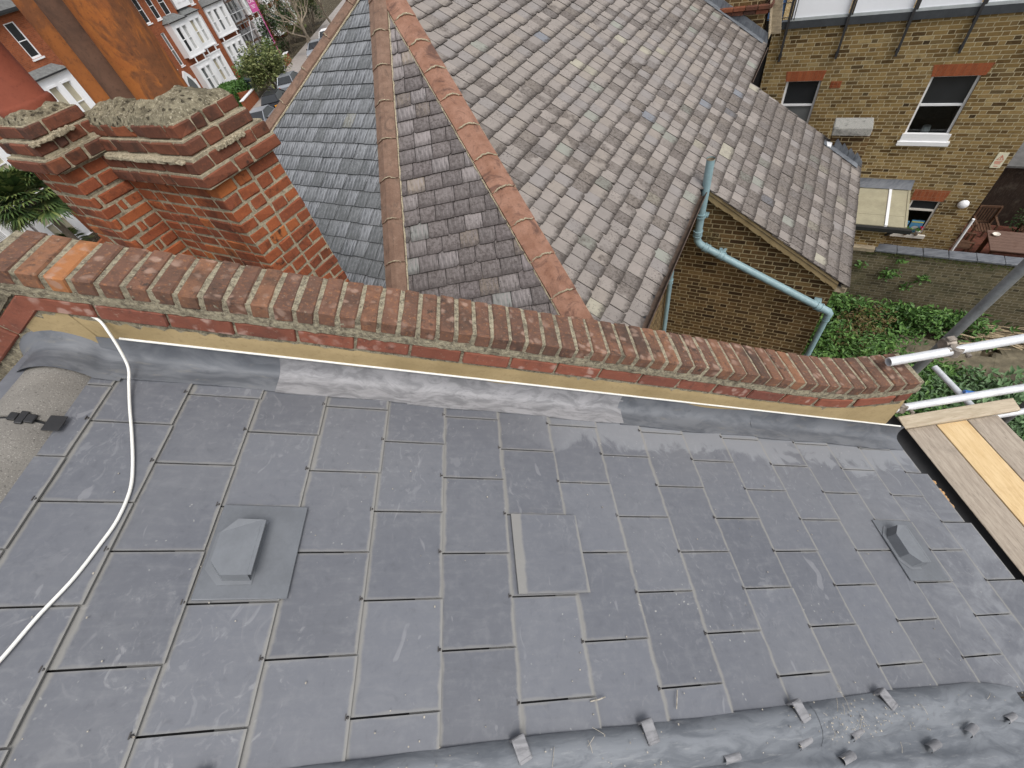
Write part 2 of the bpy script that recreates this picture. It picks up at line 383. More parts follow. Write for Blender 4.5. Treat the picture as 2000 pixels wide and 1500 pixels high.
def m_wood(name, a, b, stretch, dark=(.12, .10, .08), k=.5):
    n = NT(name); v = n.vmul(n.vadd(n.pos, n.comb(n.math('MULTIPLY', n.isl, 7.1), n.math('MULTIPLY', n.isl, 3.7), 0.0)), stretch)
    f = n.noise(5, 6, .65, v, .8); col = n.mix(n.step(f, .3, .7), a, b)
    g = n.noise(16, 4, .6, v); col = n.mix(n.math('MULTIPLY', n.step(g, .56, .7), k), col, dark)
    col = n.mix(n.math('MULTIPLY', n.step(n.noise(4, 5, .65), .52, .72), k*.8), col, dark)
    n.bump(g, .3, .004); return n.out(col, .85, 0, .2)

def m_leaf(name, a, b, c):
    n = NT(name); col = n.ramp(n.isl, [(0, a), (.5, b), (1, c)])
    n.b.inputs['Subsurface Weight'].default_value = 0.0
    return n.out(col, .55, 0, .35)

def m_clear():
    m = bpy.data.materials.new('clear_glass'); m.use_nodes = True; t = m.node_tree; t.nodes.remove(t.nodes['Principled BSDF']); o = t.nodes['Material Output']
    a = t.nodes.new('ShaderNodeBsdfTransparent'); a.inputs[0].default_value = (.75, .78, .78, 1); b = t.nodes.new('ShaderNodeBsdfGlossy'); b.inputs['Roughness'].default_value = .03; x = t.nodes.new('ShaderNodeMixShader'); f = t.nodes.new('ShaderNodeFresnel'); f.inputs[0].default_value = 1.45
    t.links.new(f.outputs[0], x.inputs[0]); t.links.new(a.outputs[0], x.inputs[1]); t.links.new(b.outputs[0], x.inputs[2]); t.links.new(x.outputs[0], o.inputs['Surface']); return m

def m_glass(name, col=(.02, .022, .024), rough=.06): 
    n = NT(name); f = n.noise(2.5, 2); return n.out(n.mix(f, col, tuple(q*1.6 for q in col)), rough, 0, .6)

M = {}
M['slate'] = m_slate_new()
M['ridge'] = m_plain('granular_ridge', (.20, .185, .16), .9, .12, 5, bump=.15)
def _ridge():
    n = NT('granular_ridge_tile'); c = n.mix(n.step(n.noise(4, 4), .3, .7), (.165, .154, .138), (.215, .202, .18))
    c = n.mix(n.math('MULTIPLY', n.step(n.noise(260, 2), .60, .70), .8), c, (.38, .36, .33)); c = n.mix(n.math('MULTIPLY', n.step(n.noise(170, 2, vec=n.vadd(n.pos, (3, 1, 7))), .6, .68), .6), c, (.07, .065, .06))
    n.bump(n.noise(150, 2), .5, .003); return n.out(c, .85, 0, .3)
M['ridge'] = _ridge()
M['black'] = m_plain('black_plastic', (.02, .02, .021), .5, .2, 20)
M['blackiron'] = m_plain('black_iron', (.028, .027, .027), .6, .4, 12)
M['grey_plastic'] = m_plain('grey_vent_plastic', (.128, .137, .15), .5, .12, 10)
M['hood'] = m_plain('grey_hood_plastic', (.155, .165, .178), .42, .1, 10)
M['lead_dark'] = m_lead('weathered_lead', (.088, .095, .108), (.145, .153, .167), (.20, .19, .165), .58, .12)
M['lead_new'] = m_lead('fresh_lead', (.165, .165, .172), (.275, .272, .28), (.105, .105, .112), .62, .1, 2.2)
M['lead_low'] = m_lead('brushed_lead', (.105, .115, .13), (.175, .188, .205), (.29, .295, .295), .62, .06, 1.3)
M['cop'] = m_brick_real('coping_brick', [(0, (.115, .068, .050)), (.35, (.175, .092, .062)), (.7, (.13, .073, .054)), (.92, (.23, .115, .068)), (1, (.42, .17, .06))], .95, (.045, .037, .032), (.38, .26, .20))
M['copmortar'] = m_mortar('lichen_mortar', (.40, .355, .25), (.12, .10, .075), 1.0)
M['red'] = m_brick_real('red_brick', [(0, (.24, .072, .036)), (.35, (.33, .098, .04)), (.65, (.19, .062, .036)), (.85, (.29, .085, .038)), (1, (.42, .14, .045))], .95, (.042, .026, .02))
M['redsoot'] = m_brick_real('sooty_red_brick', [(0, (.12, .052, .035)), (.4, (.20, .07, .04)), (.75, (.085, .045, .034)), (1, (.27, .09, .043))], .95, (.035, .026, .021))
M['str'] = m_brick_real('parapet_brick', [(0, (.20, .072, .047)), (.5, (.26, .092, .058)), (1, (.17, .065, .048))], .6, (.06, .04, .035), (.5, .36, .30))
M['mortar'] = m_mortar()
M['flaunch'] = m_mortar('flaunching_mortar', (.27, .24, .165), (.085, .072, .05), .7, .85)
def _render():
    n = NT('sand_render'); c = n.mix(n.step(n.noise(3, 5, .65), .3, .7), (.30, .225, .115), (.40, .305, .165))
    c = n.mix(n.math('MULTIPLY', n.step(n.noise(60, 4, .7), .5, .7), .35), c, (.22, .16, .085)); n.bump(n.noise(90, 4, .7), .25, .004); n.bump(n.noise(5, 3), .3, .015)
    return n.out(c, .92, 0, .15)
M['render'] = _render()
M['white'] = m_plain('white_paint', (.80, .80, .80), .45, .04, 3)
M['cream'] = m_plain('off_white_paint', (.66, .62, .55), .55, .1, 6)
M['sealant'] = m_plain('white_sealant', (.74, .73, .68), .5, .06, 9)
M['cable'] = m_plain('white_cable', (.78, .77, .72), .5, .05, 9)
pink = [(0, (.255, .226, .203)), (.24, (.275, .243, .218)), (.46, (.237, .212, .194)), (.66, (.263, .23, .20)), (.80, (.24, .219, .206)), (.93, (.215, .187, .17)), (.955, (.25, .255, .22)), (.977, (.185, .195, .215)), (.988, (.34, .315, .25))]
dn = tuple(N(1, .34, -tan(radians(32.08))).normalized())
d0 = Vector(dn).dot(N(-2.4, 5, -2.45) + Vector((0, 0, ZO))); d1 = Vector(dn).dot(N(1.0, 8.2, -4.6) + Vector((0, 0, ZO)))
M['slateC'] = m_old_slate('old_lilac_slate', pink, (.085, .070, .060), dn, d0, d1, .95)
blue = [(0, (.125, .130, .136)), (.3, (.155, .161, .168)), (.55, (.105, .110, .115)), (.8, (.18, .186, .192)), (.985, (.20, .195, .16))]
M['slateA'] = m_old_slate('blue_grey_slate', blue, (.10, .105, .105), (0, 0, -1), -9.6, -8.2, .35, (.6, .6, .58), ((.30, .31, .325), (.045, .048, .053)), .2)
purp = [(0, (.185, .165, .158)), (.3, (.225, .20, .192)), (.55, (.16, .145, .142)), (.83, (.20, .21, .195)), (.86, (.26, .215, .17)), (.92, (.19, .165, .165))]
M['slateB'] = m_old_slate('purple_lichen_slate', purp, (.075, .062, .058), (0, 0, -1), -10.8, -8.6, .6, (.58, .56, .5), ((.28, .25, .245), (.08, .07, .068)), .2)
M['terra'] = m_terracotta('terracotta_hip', (.225, .112, .072), (.32, .178, .125), (.095, .052, .04), .85, .9)
M['hipbrown'] = m_terracotta('brown_hip', (.165, .10, .07), (.235, .15, .108), (.09, .062, .047), .6, 1.4, True)
M['pot_o'] = m_terracotta('orange_pot', (.33, .115, .034), (.42, .15, .042), (.16, .068, .036), .75, .5)
M['pot_b'] = m_terracotta('brown_pot', (.125, .068, .045), (.175, .095, .062), (.085, .05, .036), .7, .8)
M['pot_big'] = m_terracotta('sooty_pot', (.34, .115, .03), (.24, .085, .03), (.125, .055, .028), .95, .36)
def _big():
    n = NT('sooty_pot'); f = n.noise(7, 6, .7); orange_clay = n.mix(n.step(f, .35, .7), (.36, .125, .032), (.28, .09, .028)); drt = n.mix(n.step(n.noise(20, 6, .7), .35, .7), (.15, .062, .03), (.085, .042, .026))
    k = n.math('ADD', n.math('MULTIPLY', n.noise(5, 7, .7, n.vmul(n.pos, (1, 1, .45)), .8), .55), n.math('MULTIPLY', n.dot(n.pos, tuple(NA)), .9)); c = n.mix(n.math('MULTIPLY', n.step(k, -2.545, -2.47), .85), orange_clay, drt)  # bare orange on the left, brown stain thickening towards the right side
    c = n.mix(n.math('MULTIPLY', n.step(n.noise(60, 5, .7), .55, .7), .5), c, (.06, .03, .02)); n.bump(n.noise(50, 5, .7), .4, .004); n.bump(f, .3, .01); return n.out(c, .88, 0, .2)
M['pot_big'] = _big()
M['pot_r'] = m_terracotta('red_pot', (.20, .055, .032), (.25, .07, .04), (.15, .045, .028), .5, .6)
ylw = [(0, (.07, .042, .018)), (.14, (.17, .105, .04)), (.32, (.28, .19, .075)), (.5, (.20, .13, .05)), (.66, (.34, .235, .10)), (.84, (.13, .085, .038)), (.94, (.38, .28, .13)), (1, (.04, .026, .015))]
M['yellow'] = m_brick_wall('yellow_stock_brick', ylw, (.52, .44, .28), jt=.013, mvar=.35)
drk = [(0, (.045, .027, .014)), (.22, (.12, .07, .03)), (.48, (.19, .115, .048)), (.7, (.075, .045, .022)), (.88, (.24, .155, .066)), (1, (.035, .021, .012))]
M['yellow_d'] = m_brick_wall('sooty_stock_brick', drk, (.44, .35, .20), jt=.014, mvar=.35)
grn = [(0, (.08, .068, .042)), (.3, (.16, .13, .075)), (.6, (.12, .10, .06)), (.85, (.20, .165, .10)), (1, (.055, .045, .03))]
M['gwall'] = m_brick_wall('mossy_stock_brick', grn, (.30, .265, .19), jt=.014, dirt=((.07, .072, .04), .5))
redt = [(0, (.26, .075, .034)), (.4, (.34, .105, .045)), (.8, (.29, .09, .04)), (1, (.22, .065, .03))]
M['redwall'] = m_brick_wall('terrace_red_brick', redt, (.26, .13, .08), flemish=True, mvar=.3)
M['rub'] = m_brick_wall('red_arch_brick', redt, (.34, .16, .08), L=.075, Hc=.30, jt=.006, flemish=False)
M['arch2'] = m_brick_wall('red_arch_brick_bonded', redt, (.36, .2, .11), L=.075, Hc=.14, jt=.008, flemish=False)
M['pipe'] = m_plain('pale_blue_pipe_paint', (.235, .345, .37), .45, .12, 9)
M['rust'] = m_plain('rusty_gutter', (.075, .05, .036), .8, .5, 10, bump=.3)
M['fasc'] = m_plain('weathered_timber', (.30, .245, .165), .85, .3, 12)
M['glass'] = m_glass('dark_glass'); M['glassg'] = m_glass('grey_glass', (.10, .105, .105)); M['glassb'] = m_glass('net_curtain_glass', (.33, .30, .22), .25); M['glassw'] = m_glass('pale_glass', (.36, .36, .35), .2)
M['blueglass'] = m_glass('blue_glazing', (.075, .14, .28), .12)
M['sky_white'] = m_plain('sky_white_balustrade', (.90, .92, .95), .10, .02, 2)  # white base stands in for the sky mirrored in the balustrade glass
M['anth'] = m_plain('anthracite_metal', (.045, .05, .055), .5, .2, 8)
M['palegrey'] = m_plain('pale_trim', (.42, .45, .45), .5, .12, 8)
M['galv'] = m_plain('galvanised_tube', (.66, .67, .68), .42, .14, 14, .2); M['galv_d'] = m_plain('dull_galvanised_tube', (.20, .21, .21), .5, .25, 9, .4)
M['steel'] = m_plain('rusty_coupler', (.30, .26, .22), .6, .5, 30, .5)
M['bluep'] = m_plain('blue_plastic', (.02, .13, .42), .4, .1, 9)
M['wood_g'] = m_wood('grey_board', (.30, .25, .20), (.42, .36, .29), (9, 1, 9)); M['wood_y'] = m_wood('fresh_board', (.58, .41, .21), (.68, .51, .29), (9, 1, 9), (.34, .20, .08), .35)
M['wood_t'] = m_wood('pale_timber', (.40, .33, .235), (.53, .45, .335), (1, 9, 9), (.24, .17, .10), .5)
M['wood_b'] = m_wood('brown_timber', (.075, .04, .025), (.12, .068, .042), (3, 3, 3), (.03, .018, .012), .4); M['wood_s'] = m_wood('dark_shed_timber', (.022, .015, .012), (.045, .03, .022), (8, 8, 1))
M['table'] = m_wood('table_timber', (.12, .075, .058), (.17, .108, .085), (1, 8, 8), (.08, .045, .03), .4)
M['poly'] = m_plain('algae_polycarbonate', (.34, .31, .215), .4, .16, 2.5)
M['foam'] = m_plain('expanding_foam', (.46, .27, .12), .9, .3, 30, bump=.8)
M['capstone'] = m_mortar('granite_cap', (.34, .33, .30), (.17, .17, .155), 1.3)
M['soil'] = m_mortar('garden_soil', (.085, .068, .042), (.03, .024, .016), .1); M['stone'] = m_plain('garden_stone', (.135, .115, .075), .9, .4, 6, bump=.5)
M['paving'] = m_brick_wall('patio_brick_paving', [(0, (.13, .05, .035)), (.5, (.19, .075, .05)), (1, (.11, .045, .035))], (.07, .045, .035), Hc=.11, flemish=False)
M['asph'] = m_plain('asphalt', (.075, .075, .078), .9, .2, 3); M['pave'] = m_plain('pavement_slabs', (.30, .27, .245), .9, .15, 2)
M['leaf1'] = m_leaf('bramble_leaf', (.032, .078, .016), (.065, .145, .028), (.125, .23, .055)); M['leaf2'] = m_leaf('dry_leaf', (.07, .06, .02), (.12, .10, .03), (.09, .045, .02))
M['leaf3'] = m_leaf('pale_leaf', (.06, .115, .045), (.10, .18, .075), (.16, .25, .12)); M['leaf4'] = m_leaf('olive_leaf', (.06, .085, .025), (.12, .145, .045), (.22, .23, .085))
M['leaf5'] = m_leaf('dark_leaf', (.015, .035, .010), (.03, .06, .015), (.05, .085, .025)); M['palm'] = m_leaf('palm_leaf', (.028, .055, .018), (.06, .10, .028), (.17, .20, .06)); M['leafr'] = m_leaf('russet_leaf', (.10, .035, .02), (.16, .06, .03), (.12, .08, .03))
M['bark'] = m_plain('bark', (.16, .13, .095), .9, .35, 14, bump=.5); M['twig'] = m_plain('bare_twig', (.27, .22, .16), .9, .3, 14); M['twig_p'] = m_plain('dead_twig', (.38, .30, .19), .9, .35, 14)
M['hedge'] = m_leaf('hedge_leaf', (.022, .065, .010), (.045, .11, .016), (.075, .16, .028))
M['magenta'] = m_plain('magenta_board', (.50, .08, .26), .5, .05, 4); M['redink'] = m_plain('red_ink', (.55, .09, .05), .6, .05, 4); M['signbg'] = m_plain('cream_sign', (.72, .68, .50), .5, .05, 5)
M['shedroof'] = m_plain('shed_felt', (.095, .093, .09), .9, .25, 5); M['clear'] = m_clear()
M['roofgrey'] = m_plain('bay_roof_lead', (.15, .155, .15), .6, .35, 7); M['roofdark'] = m_plain('street_roof_slate', (.12, .12, .115), .8, .3, 4)
M['terrawall'] = m_plain('party_brown', (.30, .15, .05), .9, .2, 3)
M['carsil'] = m_plain('silver_car_paint', (.40, .42, .45), .3, .05, 3, .5); M['carblk'] = m_plain('black_car_paint', (.02, .02, .024), .25, .1, 3, .2); M['tyre'] = m_plain('tyre_rubber', (.02, .02, .02), .9, .2, 9); M['amber'] = m_plain('amber_lens', (.75, .30, .01), .3, .05, 5)
M['bin'] = m_plain('dark_green_bin', (.022, .04, .04), .5, .15, 6); M['potclay'] = m_plain('clay_pot', (.30, .13, .07), .8, .15, 12); M['packet'] = m_plain('blue_packet', (.08, .24, .40), .4, .3, 22); M['packy'] = m_plain('yellow_band', (.55, .50, .12), .5, .1, 12); M['flower'] = m_plain('red_flower', (.50, .02, .06), .6, .2, 9)
M['copper'] = m_plain('dark_rivet', (.05, .045, .042), .5, .3, 30); M['debris'] = m_plain('dry_debris', (.34, .31, .26), .9, .5, 60)

# ================================================================ NEAR HOUSE: roof
def clip(poly, planes):                       # poly [(s,t)], planes [(nx,ny,c)] keep nx*s+ny*t<=c
    for (nx, ny, c) in planes:
        out = []; k = len(poly)
        for i in range(k):
            p, q = poly[i], poly[(i+1) % k]; dp, dq = nx*p[0]+ny*p[1]-c, nx*q[0]+ny*q[1]-c
            if dp <= 0: out.append(p)
            if dp*dq < 0: f = dp/(dp-dq); out.append((p[0]+(q[0]-p[0])*f, p[1]+(q[1]-p[1])*f))
        poly = out
        if len(poly) < 3: return []
    return poly
def slate(mb, P, tail, t0, w, length, th, htail, slope, planes=(), cut=0.0, skew=0.0, m=0):
    s0 = tail-length
    q = [(s0, t0), (tail, t0), (tail, t0+w), (s0, t0+w)]
    if cut > 0: q = [(s0, t0), (tail-cut, t0), (tail, t0+cut*1.2), (tail, t0+w), (s0, t0+w)]
    elif cut < 0: q = [(s0, t0), (tail, t0), (tail, t0+w+cut*1.2), (tail+cut, t0+w), (s0, t0+w)]
    q = [(a + skew*(b-t0-w/2), b) for a, b in q]
    q = clip(q, planes)
    if not q: return
    if sum(q[i][0]*q[(i+1) % len(q)][1]-q[(i+1) % len(q)][0]*q[i][1] for i in range(len(q))) < 0: q = q[::-1]
    H = [htail - slope*(tail-a) for a, b in q]; U = [(b-t0, tail-a) for a, b in q]
    top = [P(a, b, h) for (a, b), h in zip(q, H)]; bot = [P(a, b, h-th) for (a, b), h in zip(q, H)]
    n = len(q); mb.add(top+bot, [tuple(range(n))] + [(i, n+i, n+(i+1) % n, (i+1) % n) for i in range(n)], m, uv=[U] + [[U[i], U[i], U[(i+1) % n], U[(i+1) % n]] for i in range(n)])

house = thing('slate_roof_house', 'near house whose new dark grey slate roof fills the foreground', 'house', Rf(1, .6, 0) + Vector((0, 0, -7)))
G = .2465
mb = MB(); rv = MB()
rnd = random.Random(3)
for k in range(-2, 17):
    tail = -.767 + G*k
    yoff = .694 if k % 2 == 0 else .544
    for j in range(-9, 4):
        y0 = yoff + .3*j + .013*max(0, tail-.5) - .3
        yc = y0 + .15
        tl = tail + .003*sin(j*2.1+k) + rnd.uniform(-.002, .002)
        if k == 16: tl = 3.055 + .15*(1.2-yc) if yc > -.3 else 3.28
        if yc > 1.38 or yc < -1.9: continue
        if k == 5 and abs(yc-.55) < .1 and False: continue
        slate(mb, Rf, tl, y0, .2945, .33 if k > -2 else .2, .0065, .0145 + rnd.uniform(-.0008, .0014), .042, [(-1, 0, 1.33), (0, 1, 1.29), (.012, -1, .045)], skew=rnd.uniform(-.006, .006))
        if k < 16 and yc > .03:
            c = Rf(tl-.012, yc-.001, .0162)
            rv.box(c + YV*.002, RS*.0014, YV*.0075, RN*.001); rv.lathe(Rf(tl-.006, yc, .0138), [(.0042, 0), (.0042, .002), (0, .0025)], 8)
rf = mb.build('slate_covering', [M['slate']], house)
o = rv.build('rivet', [M['copper']], house); struct(o, 'stuff')
# sarking under the slates, closing the roof as a solid
mb = MB(); mb.prism([Rf(-1.3, -.03, -.015), Rf(3.0, -.03, -.015), Rf(3.0, 1.3, -.015), Rf(-1.3, 1.3, -.015)], RN*-.05); mb.prism([Rf(-1.3, -2.2, -.10), Rf(3.0, -2.2, -.10), Rf(3.0, -.035, -.10), Rf(-1.3, -.035, -.10)], RN*-.05); mb.build('roof_deck', [M['black']], house)
mb = MB()                                       # the replaced slate lies on top of its neighbours
slate(mb, Rf, .757, .399, .292, .272, .007, .024, .012, skew=-.012); mb.build('patched_slate', [M['slate']], house)
# other slope beyond the ridge
XR = -1.80
def Lf(s, y, h=0): # mirrored slope about the ridge
    p = Rf(s, y, h); return Vector((2*XR - p.x, p.y, p.z))
mb = MB()
for k in range(0, 12):
    for j in range(-9, 5): slate(mb, Lf, -.767+G*k, .544+.3*j+.15*(k % 2), .2965, .33, .0055, .0125, .034, [(-1, 0, 1.25), (0, 1, 1.29)])
for q in range(len(mb.f)): mb.f[q] = mb.f[q][::-1]
mb.build('slate_covering', [M['slate']], house)

# ridge tiles, joined by small union clips
def arc(y, r_w=.140, rise=.095, ztop=-.838, th=0.0, n=14, ext=0.0):
    out = []
    for i in range(n+1):
        a = pi*(0.10 + .80*i/n); x = -cos(a)/cos(pi*.10)*(r_w+th); z = ztop + th - rise*(1-sin(a))/(1-sin(pi*.10))
        out.append(Vector((XR + x, y, z)))
    return out
def arch_sheet(mb, ys, prof, th, m=0):
    rows = [prof(y) for y in ys]; n = len(rows[0])
    base = len(mb.v); vs = [p for r in rows for p in r]; low = [p - Vector((0, 0, th)) for p in vs]
    fs = [(j*n+i, j*n+i+1, (j+1)*n+i+1, (j+1)*n+i) for j in range(len(rows)-1) for i in range(n-1)]
    mb.add(vs, fs, m, True)
    for r in (0, len(rows)-1): mb.add(vs[r*n:(r+1)*n] + low[r*n:(r+1)*n], [(i, i+1, n+i+1, n+i) for i in range(n-1)], m)
    for e in (0, n-1): mb.add([vs[j*n+e] for j in range(len(rows))] + [low[j*n+e] for j in range(len(rows))], [(j, j+1, len(rows)+j+1, len(rows)+j) for j in range(len(rows)-1)], m)
ys = [1.22, .955, .503, .051, -.40, -.86, -1.3, -1.8]
for i in range(len(ys)-1):
    mb = MB(); arch_sheet(mb, frange(ys[i+1]+.006, ys[i]-.006, 2), lambda y: arc(y), .02)
    t_ = mb.build('ridge_tile', [M['ridge']], house)
    if i >= 1:
        c = MB(); arch_sheet(c, [ys[i]-.012, ys[i]+.012], lambda y: arc(y, th=-.006), .01)
        p = arc(ys[i])[10]; q = arc(ys[i])[11]; d = (q-p).normalized(); up = d.cross(YV).normalized()
        if up.z < 0: up = -up
        for (dx, w, l) in ((-.022, .014, .011), (.0, .024, .010), (.022, .016, .012)): c.cbox((p+q)/2 + d*dx + up*.004, d*l, YV*w, up*.005, .002)
        pp = arc(ys[i])[13]; c.cbox(pp + Vector((.020, 0, -.004)), RS*.024, YV*.030, RN*.0012, .001)
        c.build('ridge_clip', [M['black']], t_)
mb = MB(); mb.grid(lambda u, v: Vector((XR+.128+u*.022, v, -.928-u*.016 + .003*sin(v*90)*u)), [0, .5, 1], frange(1.18, -1.8, 60)); mb.build('ridge_roll', [M['black']], house)

# lead apron along the parapet
def apron(s0, s1, mat, up=.105, jig=0, bot=1.183, lift=0.0):
    mb = MB(); ss = frange(s0, s1, max(6, int((s1-s0)/.045)))
    prof = [(0, .0145), (.03, .0165), (.06, .018), (.078, .022), (.092, .032), (.102, .048), (.109, .07), (.112, up)]
    def fn(s, i):
        f, h = prof[int(i)]; w = mnoise.noise(Vector((s*5, i*.35, jig))) * .004 + mnoise.noise(Vector((s*1.7, 3, jig+4)))*.006*(i < 4)
        return Rf(s, bot + f*(1.297-bot)/.114 + .5*w*(i == 0) + .004*sin(s*9+jig)*(i == 0), h + lift + abs(w)*(i < 6))
    mb.grid(fn, ss, list(range(len(prof)))); n = len(ss)
    mb.add([fn(s, 0) for s in ss] + [fn(s, 0) - RN*.006 for s in ss], [(i, i+1, n+i+1, n+i) for i in range(n-1)])
    for e in (s0, s1): mb.add([fn(e, i) for i in range(5)] + [fn(e, i)-RN*.004 for i in range(5)], [(i, i+1, 6+i-0-0, 5+i) for i in range(4)])
    return mb.build('lead_flashing', [mat], house)
apron(-1.10, -.455, M['lead_dark'], jig=1, bot=1.186); apron(-.475, .065, M['lead_new'], jig=2, lift=.003, bot=1.186)
apron(.052, 1.118, M['lead_new'], jig=3, lift=.0015, bot=1.186); apron(1.10, 1.945, M['lead_dark'], jig=4, bot=1.18); apron(1.93, 3.05, M['lead_dark'], jig=5, lift=.003, bot=1.18)
mb = MB()                                       # saddle dressed over the end of the ridge
def sad(i, y):
    A = arc(y, .156, .104, -.824); k = len(A)-1
    if i <= k: p = A[i].copy()
    else: p = A[k] + (Rf(-1.00, y, .017) - A[k])*((i-k)/3.0)
    t = max(0, (y-1.24)/.057); p.z += .055*t*t + .004*mnoise.noise(Vector((i*.4, y*9, 2))); return p
mb.grid(lambda i, y: sad(int(i), y), list(range(18)), [1.165 + .0, 1.19, 1.21, 1.235, 1.25, 1.265, 1.28, 1.29, 1.297])
mb.build('lead_saddle', [M['lead_dark']], house)
mb = MB(); mb.tube([Rf(s, 1.292, .112) for s in frange(-1.02, 3.0, 40)], .0050, 6); mb.build('sealant_bead', [M['sealant']], house)

# slate vents
def vent(s0, y0, hl, hood):
    t_ = MB(); t_.cbox(Rf(s0+.128, y0+.148, .0175), RS*.128, YV*.147, RN*.0035, .002)
    v_ = t_.build('roof_vent', [M['grey_plastic']], house)
    m2 = MB(); a, b, c, d = hood; ch = .044
    out = [(a, c+ch), (a+ch*.9, c), (b, c), (b, d), (a+ch*.9, d), (a, d-ch)]
    h0, h1 = .020, hl
    inn = [(a+.003, c+ch+.001), (a+ch*.9+.002, c+.003), (b-.002, c+.003), (b-.002, d-.003), (a+ch*.9+.002, d-.003), (a+.003, d-ch-.001)]
    fl = [(a-.018, c+ch-.010), (a+ch*.9-.012, c-.012), (b+.004, c-.010), (b+.004, d+.010), (a+ch*.9-.012, d+.012), (a-.018, d-ch+.010)]; m2.prism([Rf(x, y, .0205) for x, y in fl], RN*.0035)
    bo = [Rf(s, y, h0) for s, y in out]; to = [Rf(s, y, h1 - .006*(s < a+.03)) for s, y in inn]; n = 6
    m2.face(to); [m2.face([bo[i], bo[(i+1) % n], to[(i+1) % n], to[i]]) for i in range(n) if i != 2]
    m2.cbox(Rf(b+.001, (c+d)/2, h1-.003), RS*.006, YV*((d-c)/2-.004), RN*.004, .001)
    for q in range(9): m2.box(Rf(b-.004, c+.02+q*(d-c-.04)/8, (h0+h1)/2), RS*.002, YV*.003, RN*((h1-h0)/2))
    m2.face([Rf(b-.01, c+.016, h0), Rf(b-.01, d-.016, h0), Rf(b-.01, d-.016, h1-.003), Rf(b-.01, c+.016, h1-.003)], 1)
    m2.build('vent_hood', [M['hood'], M['black']], v_)
vent(-.508, .397, .072, (-.480, -.364, .449, .626)); vent(2.402, .424, .080, (2.418, 2.512, .486, .672))

# eaves: black gutter, fascia, rear wall
ex = Rf(3.16, 0, 0)
mb = MB(); gx, gz = ex.x+.035, ex.z-.055
mb.grid(lambda a, y: Vector((gx + .062*cos(a), y, gz + .062*sin(a))), frange(pi, 2*pi, 9), [1.5, -2.0]); mb.grid(lambda a, y: Vector((gx + .066*cos(a), y, gz + .066*sin(a))), frange(2*pi, pi, 9), [1.5, -2.0])
mb.build('gutter', [M['black']], house)
mb = MB(); mb.box(Vector((ex.x-.055, -.3, gz-.03)), (.012, 0, 0), (0, 1.75, 0), (0, 0, .09)); mb.build('fascia', [M['black']], house)
mb = MB(); mb.prism([(ex.x-.10, 1.29, gz-.1), (ex.x-.10, -2.2, gz-.1), (-5.4, -2.2, gz-.1), (-5.4, 1.29, gz-.1)], (0, 0, -7.9)); mb.build('wall', [M['yellow_d']], house)

# lead roll at the near side, with folded clips, and the lead sheet below it
LS = frange(-1.3, 2.60, 110)
def edge(s): return .003 + .014*max(0, s) - .0*s + .004*sin(s*4.1) - (.10*max(0, s-2.38)**1.3*2.2)
def roll(s, j):
    pr = [(0, .013), (-.006, .024), (-.018, .034), (-.034, .038), (-.052, .033), (-.066, .02), (-.075, .006), (-.082, -.006)]
    f, h = pr[int(j)]; w = mnoise.noise(Vector((s*6, j*.4, 1)))*.005 + mnoise.noise(Vector((s*2, 1, 8)))*.006
    fl = max(0, min(1, (2.62-s)/.25)); return Rf(s, edge(s) + f*(1+.5*(s > 0)*min(1, s)) + w*.6, .013 + (h-.013)*fl + w*(j > 0))
for (a, b, k_) in ((-1.3, -.12, 0), (-.13, .51, 1), (.50, 1.53, 2), (1.52, 2.60, 3)):
    mb = MB(); mb.grid(lambda s, j: roll(s, j) + RN*(.002*(k_ % 2)), frange(a, b, max(8, int((b-a)*30))), range(8)); mb.build('lead_roll', [M['lead_low']], house)
def sheet(s, t):                                # t 0..1 away from the roll, towards the viewer's feet
    y = edge(s) - .070 - .03*min(1, max(0, s)) - t*1.1
    h = -.004 + .012*mnoise.noise(Vector((s*1.3, t*7, 3))) + .007*mnoise.noise(Vector((s*5, t*20, 5)))
    fold = abs((y + .02) + .055*(s-1.0) + .10); h += .020*math.exp(-(fold/.016)**2)*(s > .9)
    fold2 = abs(y + .25 - .045*(s-2)); h += .03*math.exp(-(fold2/.014)**2)
    return Rf(s, y, h)
mb = MB(); mb.grid(sheet, frange(-1.3, 3.1, 90), [0, .01, .02, .035, .05, .065, .08, .095, .11, .125, .14, .16, .18, .2, .23, .27, .32, .4, .6, .8, 1.0]); mb.build('lead_sheet', [M['lead_low']], house)
def clipfold(s, y, rot, L=.058, W=.040, h=.046):
    mb = MB(); u = (RS*cos(rot) + YV*sin(rot)); v = (YV*cos(rot) - RS*sin(rot)); c = Rf(s, y, h)
    mb.cbox(c, u*W*.5, v*L*.5, RN*.004, .003); mb.cbox(c - v*L*.45 - RN*.003, u*W*.5, v*.005, RN*.008, .003); mb.cbox(c + v*L*.45 - RN*.012, u*W*.5, v*.004, RN*.014, .002)
    mb.build('lead_clip', [M['lead_new']], house)
for q in ((.447, -.012, .35), (.86, -.006, .2), (1.453, .004, .25), (1.863, .010, .4), (-.35, -.02, .1)): clipfold(*q)
def clipcurl(s, y, rot):
    mb = MB(); u = (RS*cos(rot) + YV*sin(rot)); v = u.cross(RN)
    mb.grid(lambda a, t: Rf(s, y, .012) + u*t + v*.013*cos(a) + RN*.016*sin(a), frange(-.2, pi*1.2, 8), [-.03, .03]); mb.build('lead_clip', [M['lead_new']], house)
for q in ((1.441, -.078, .25), (1.674, -.074, .3), (1.14, -.0914, .1), (1.591, -.132, .2), (1.997, -.134, .2), (2.227, -.108, .3), (2.47, -.087, .2), (.25, -.03, .2)): clipcurl(*q)

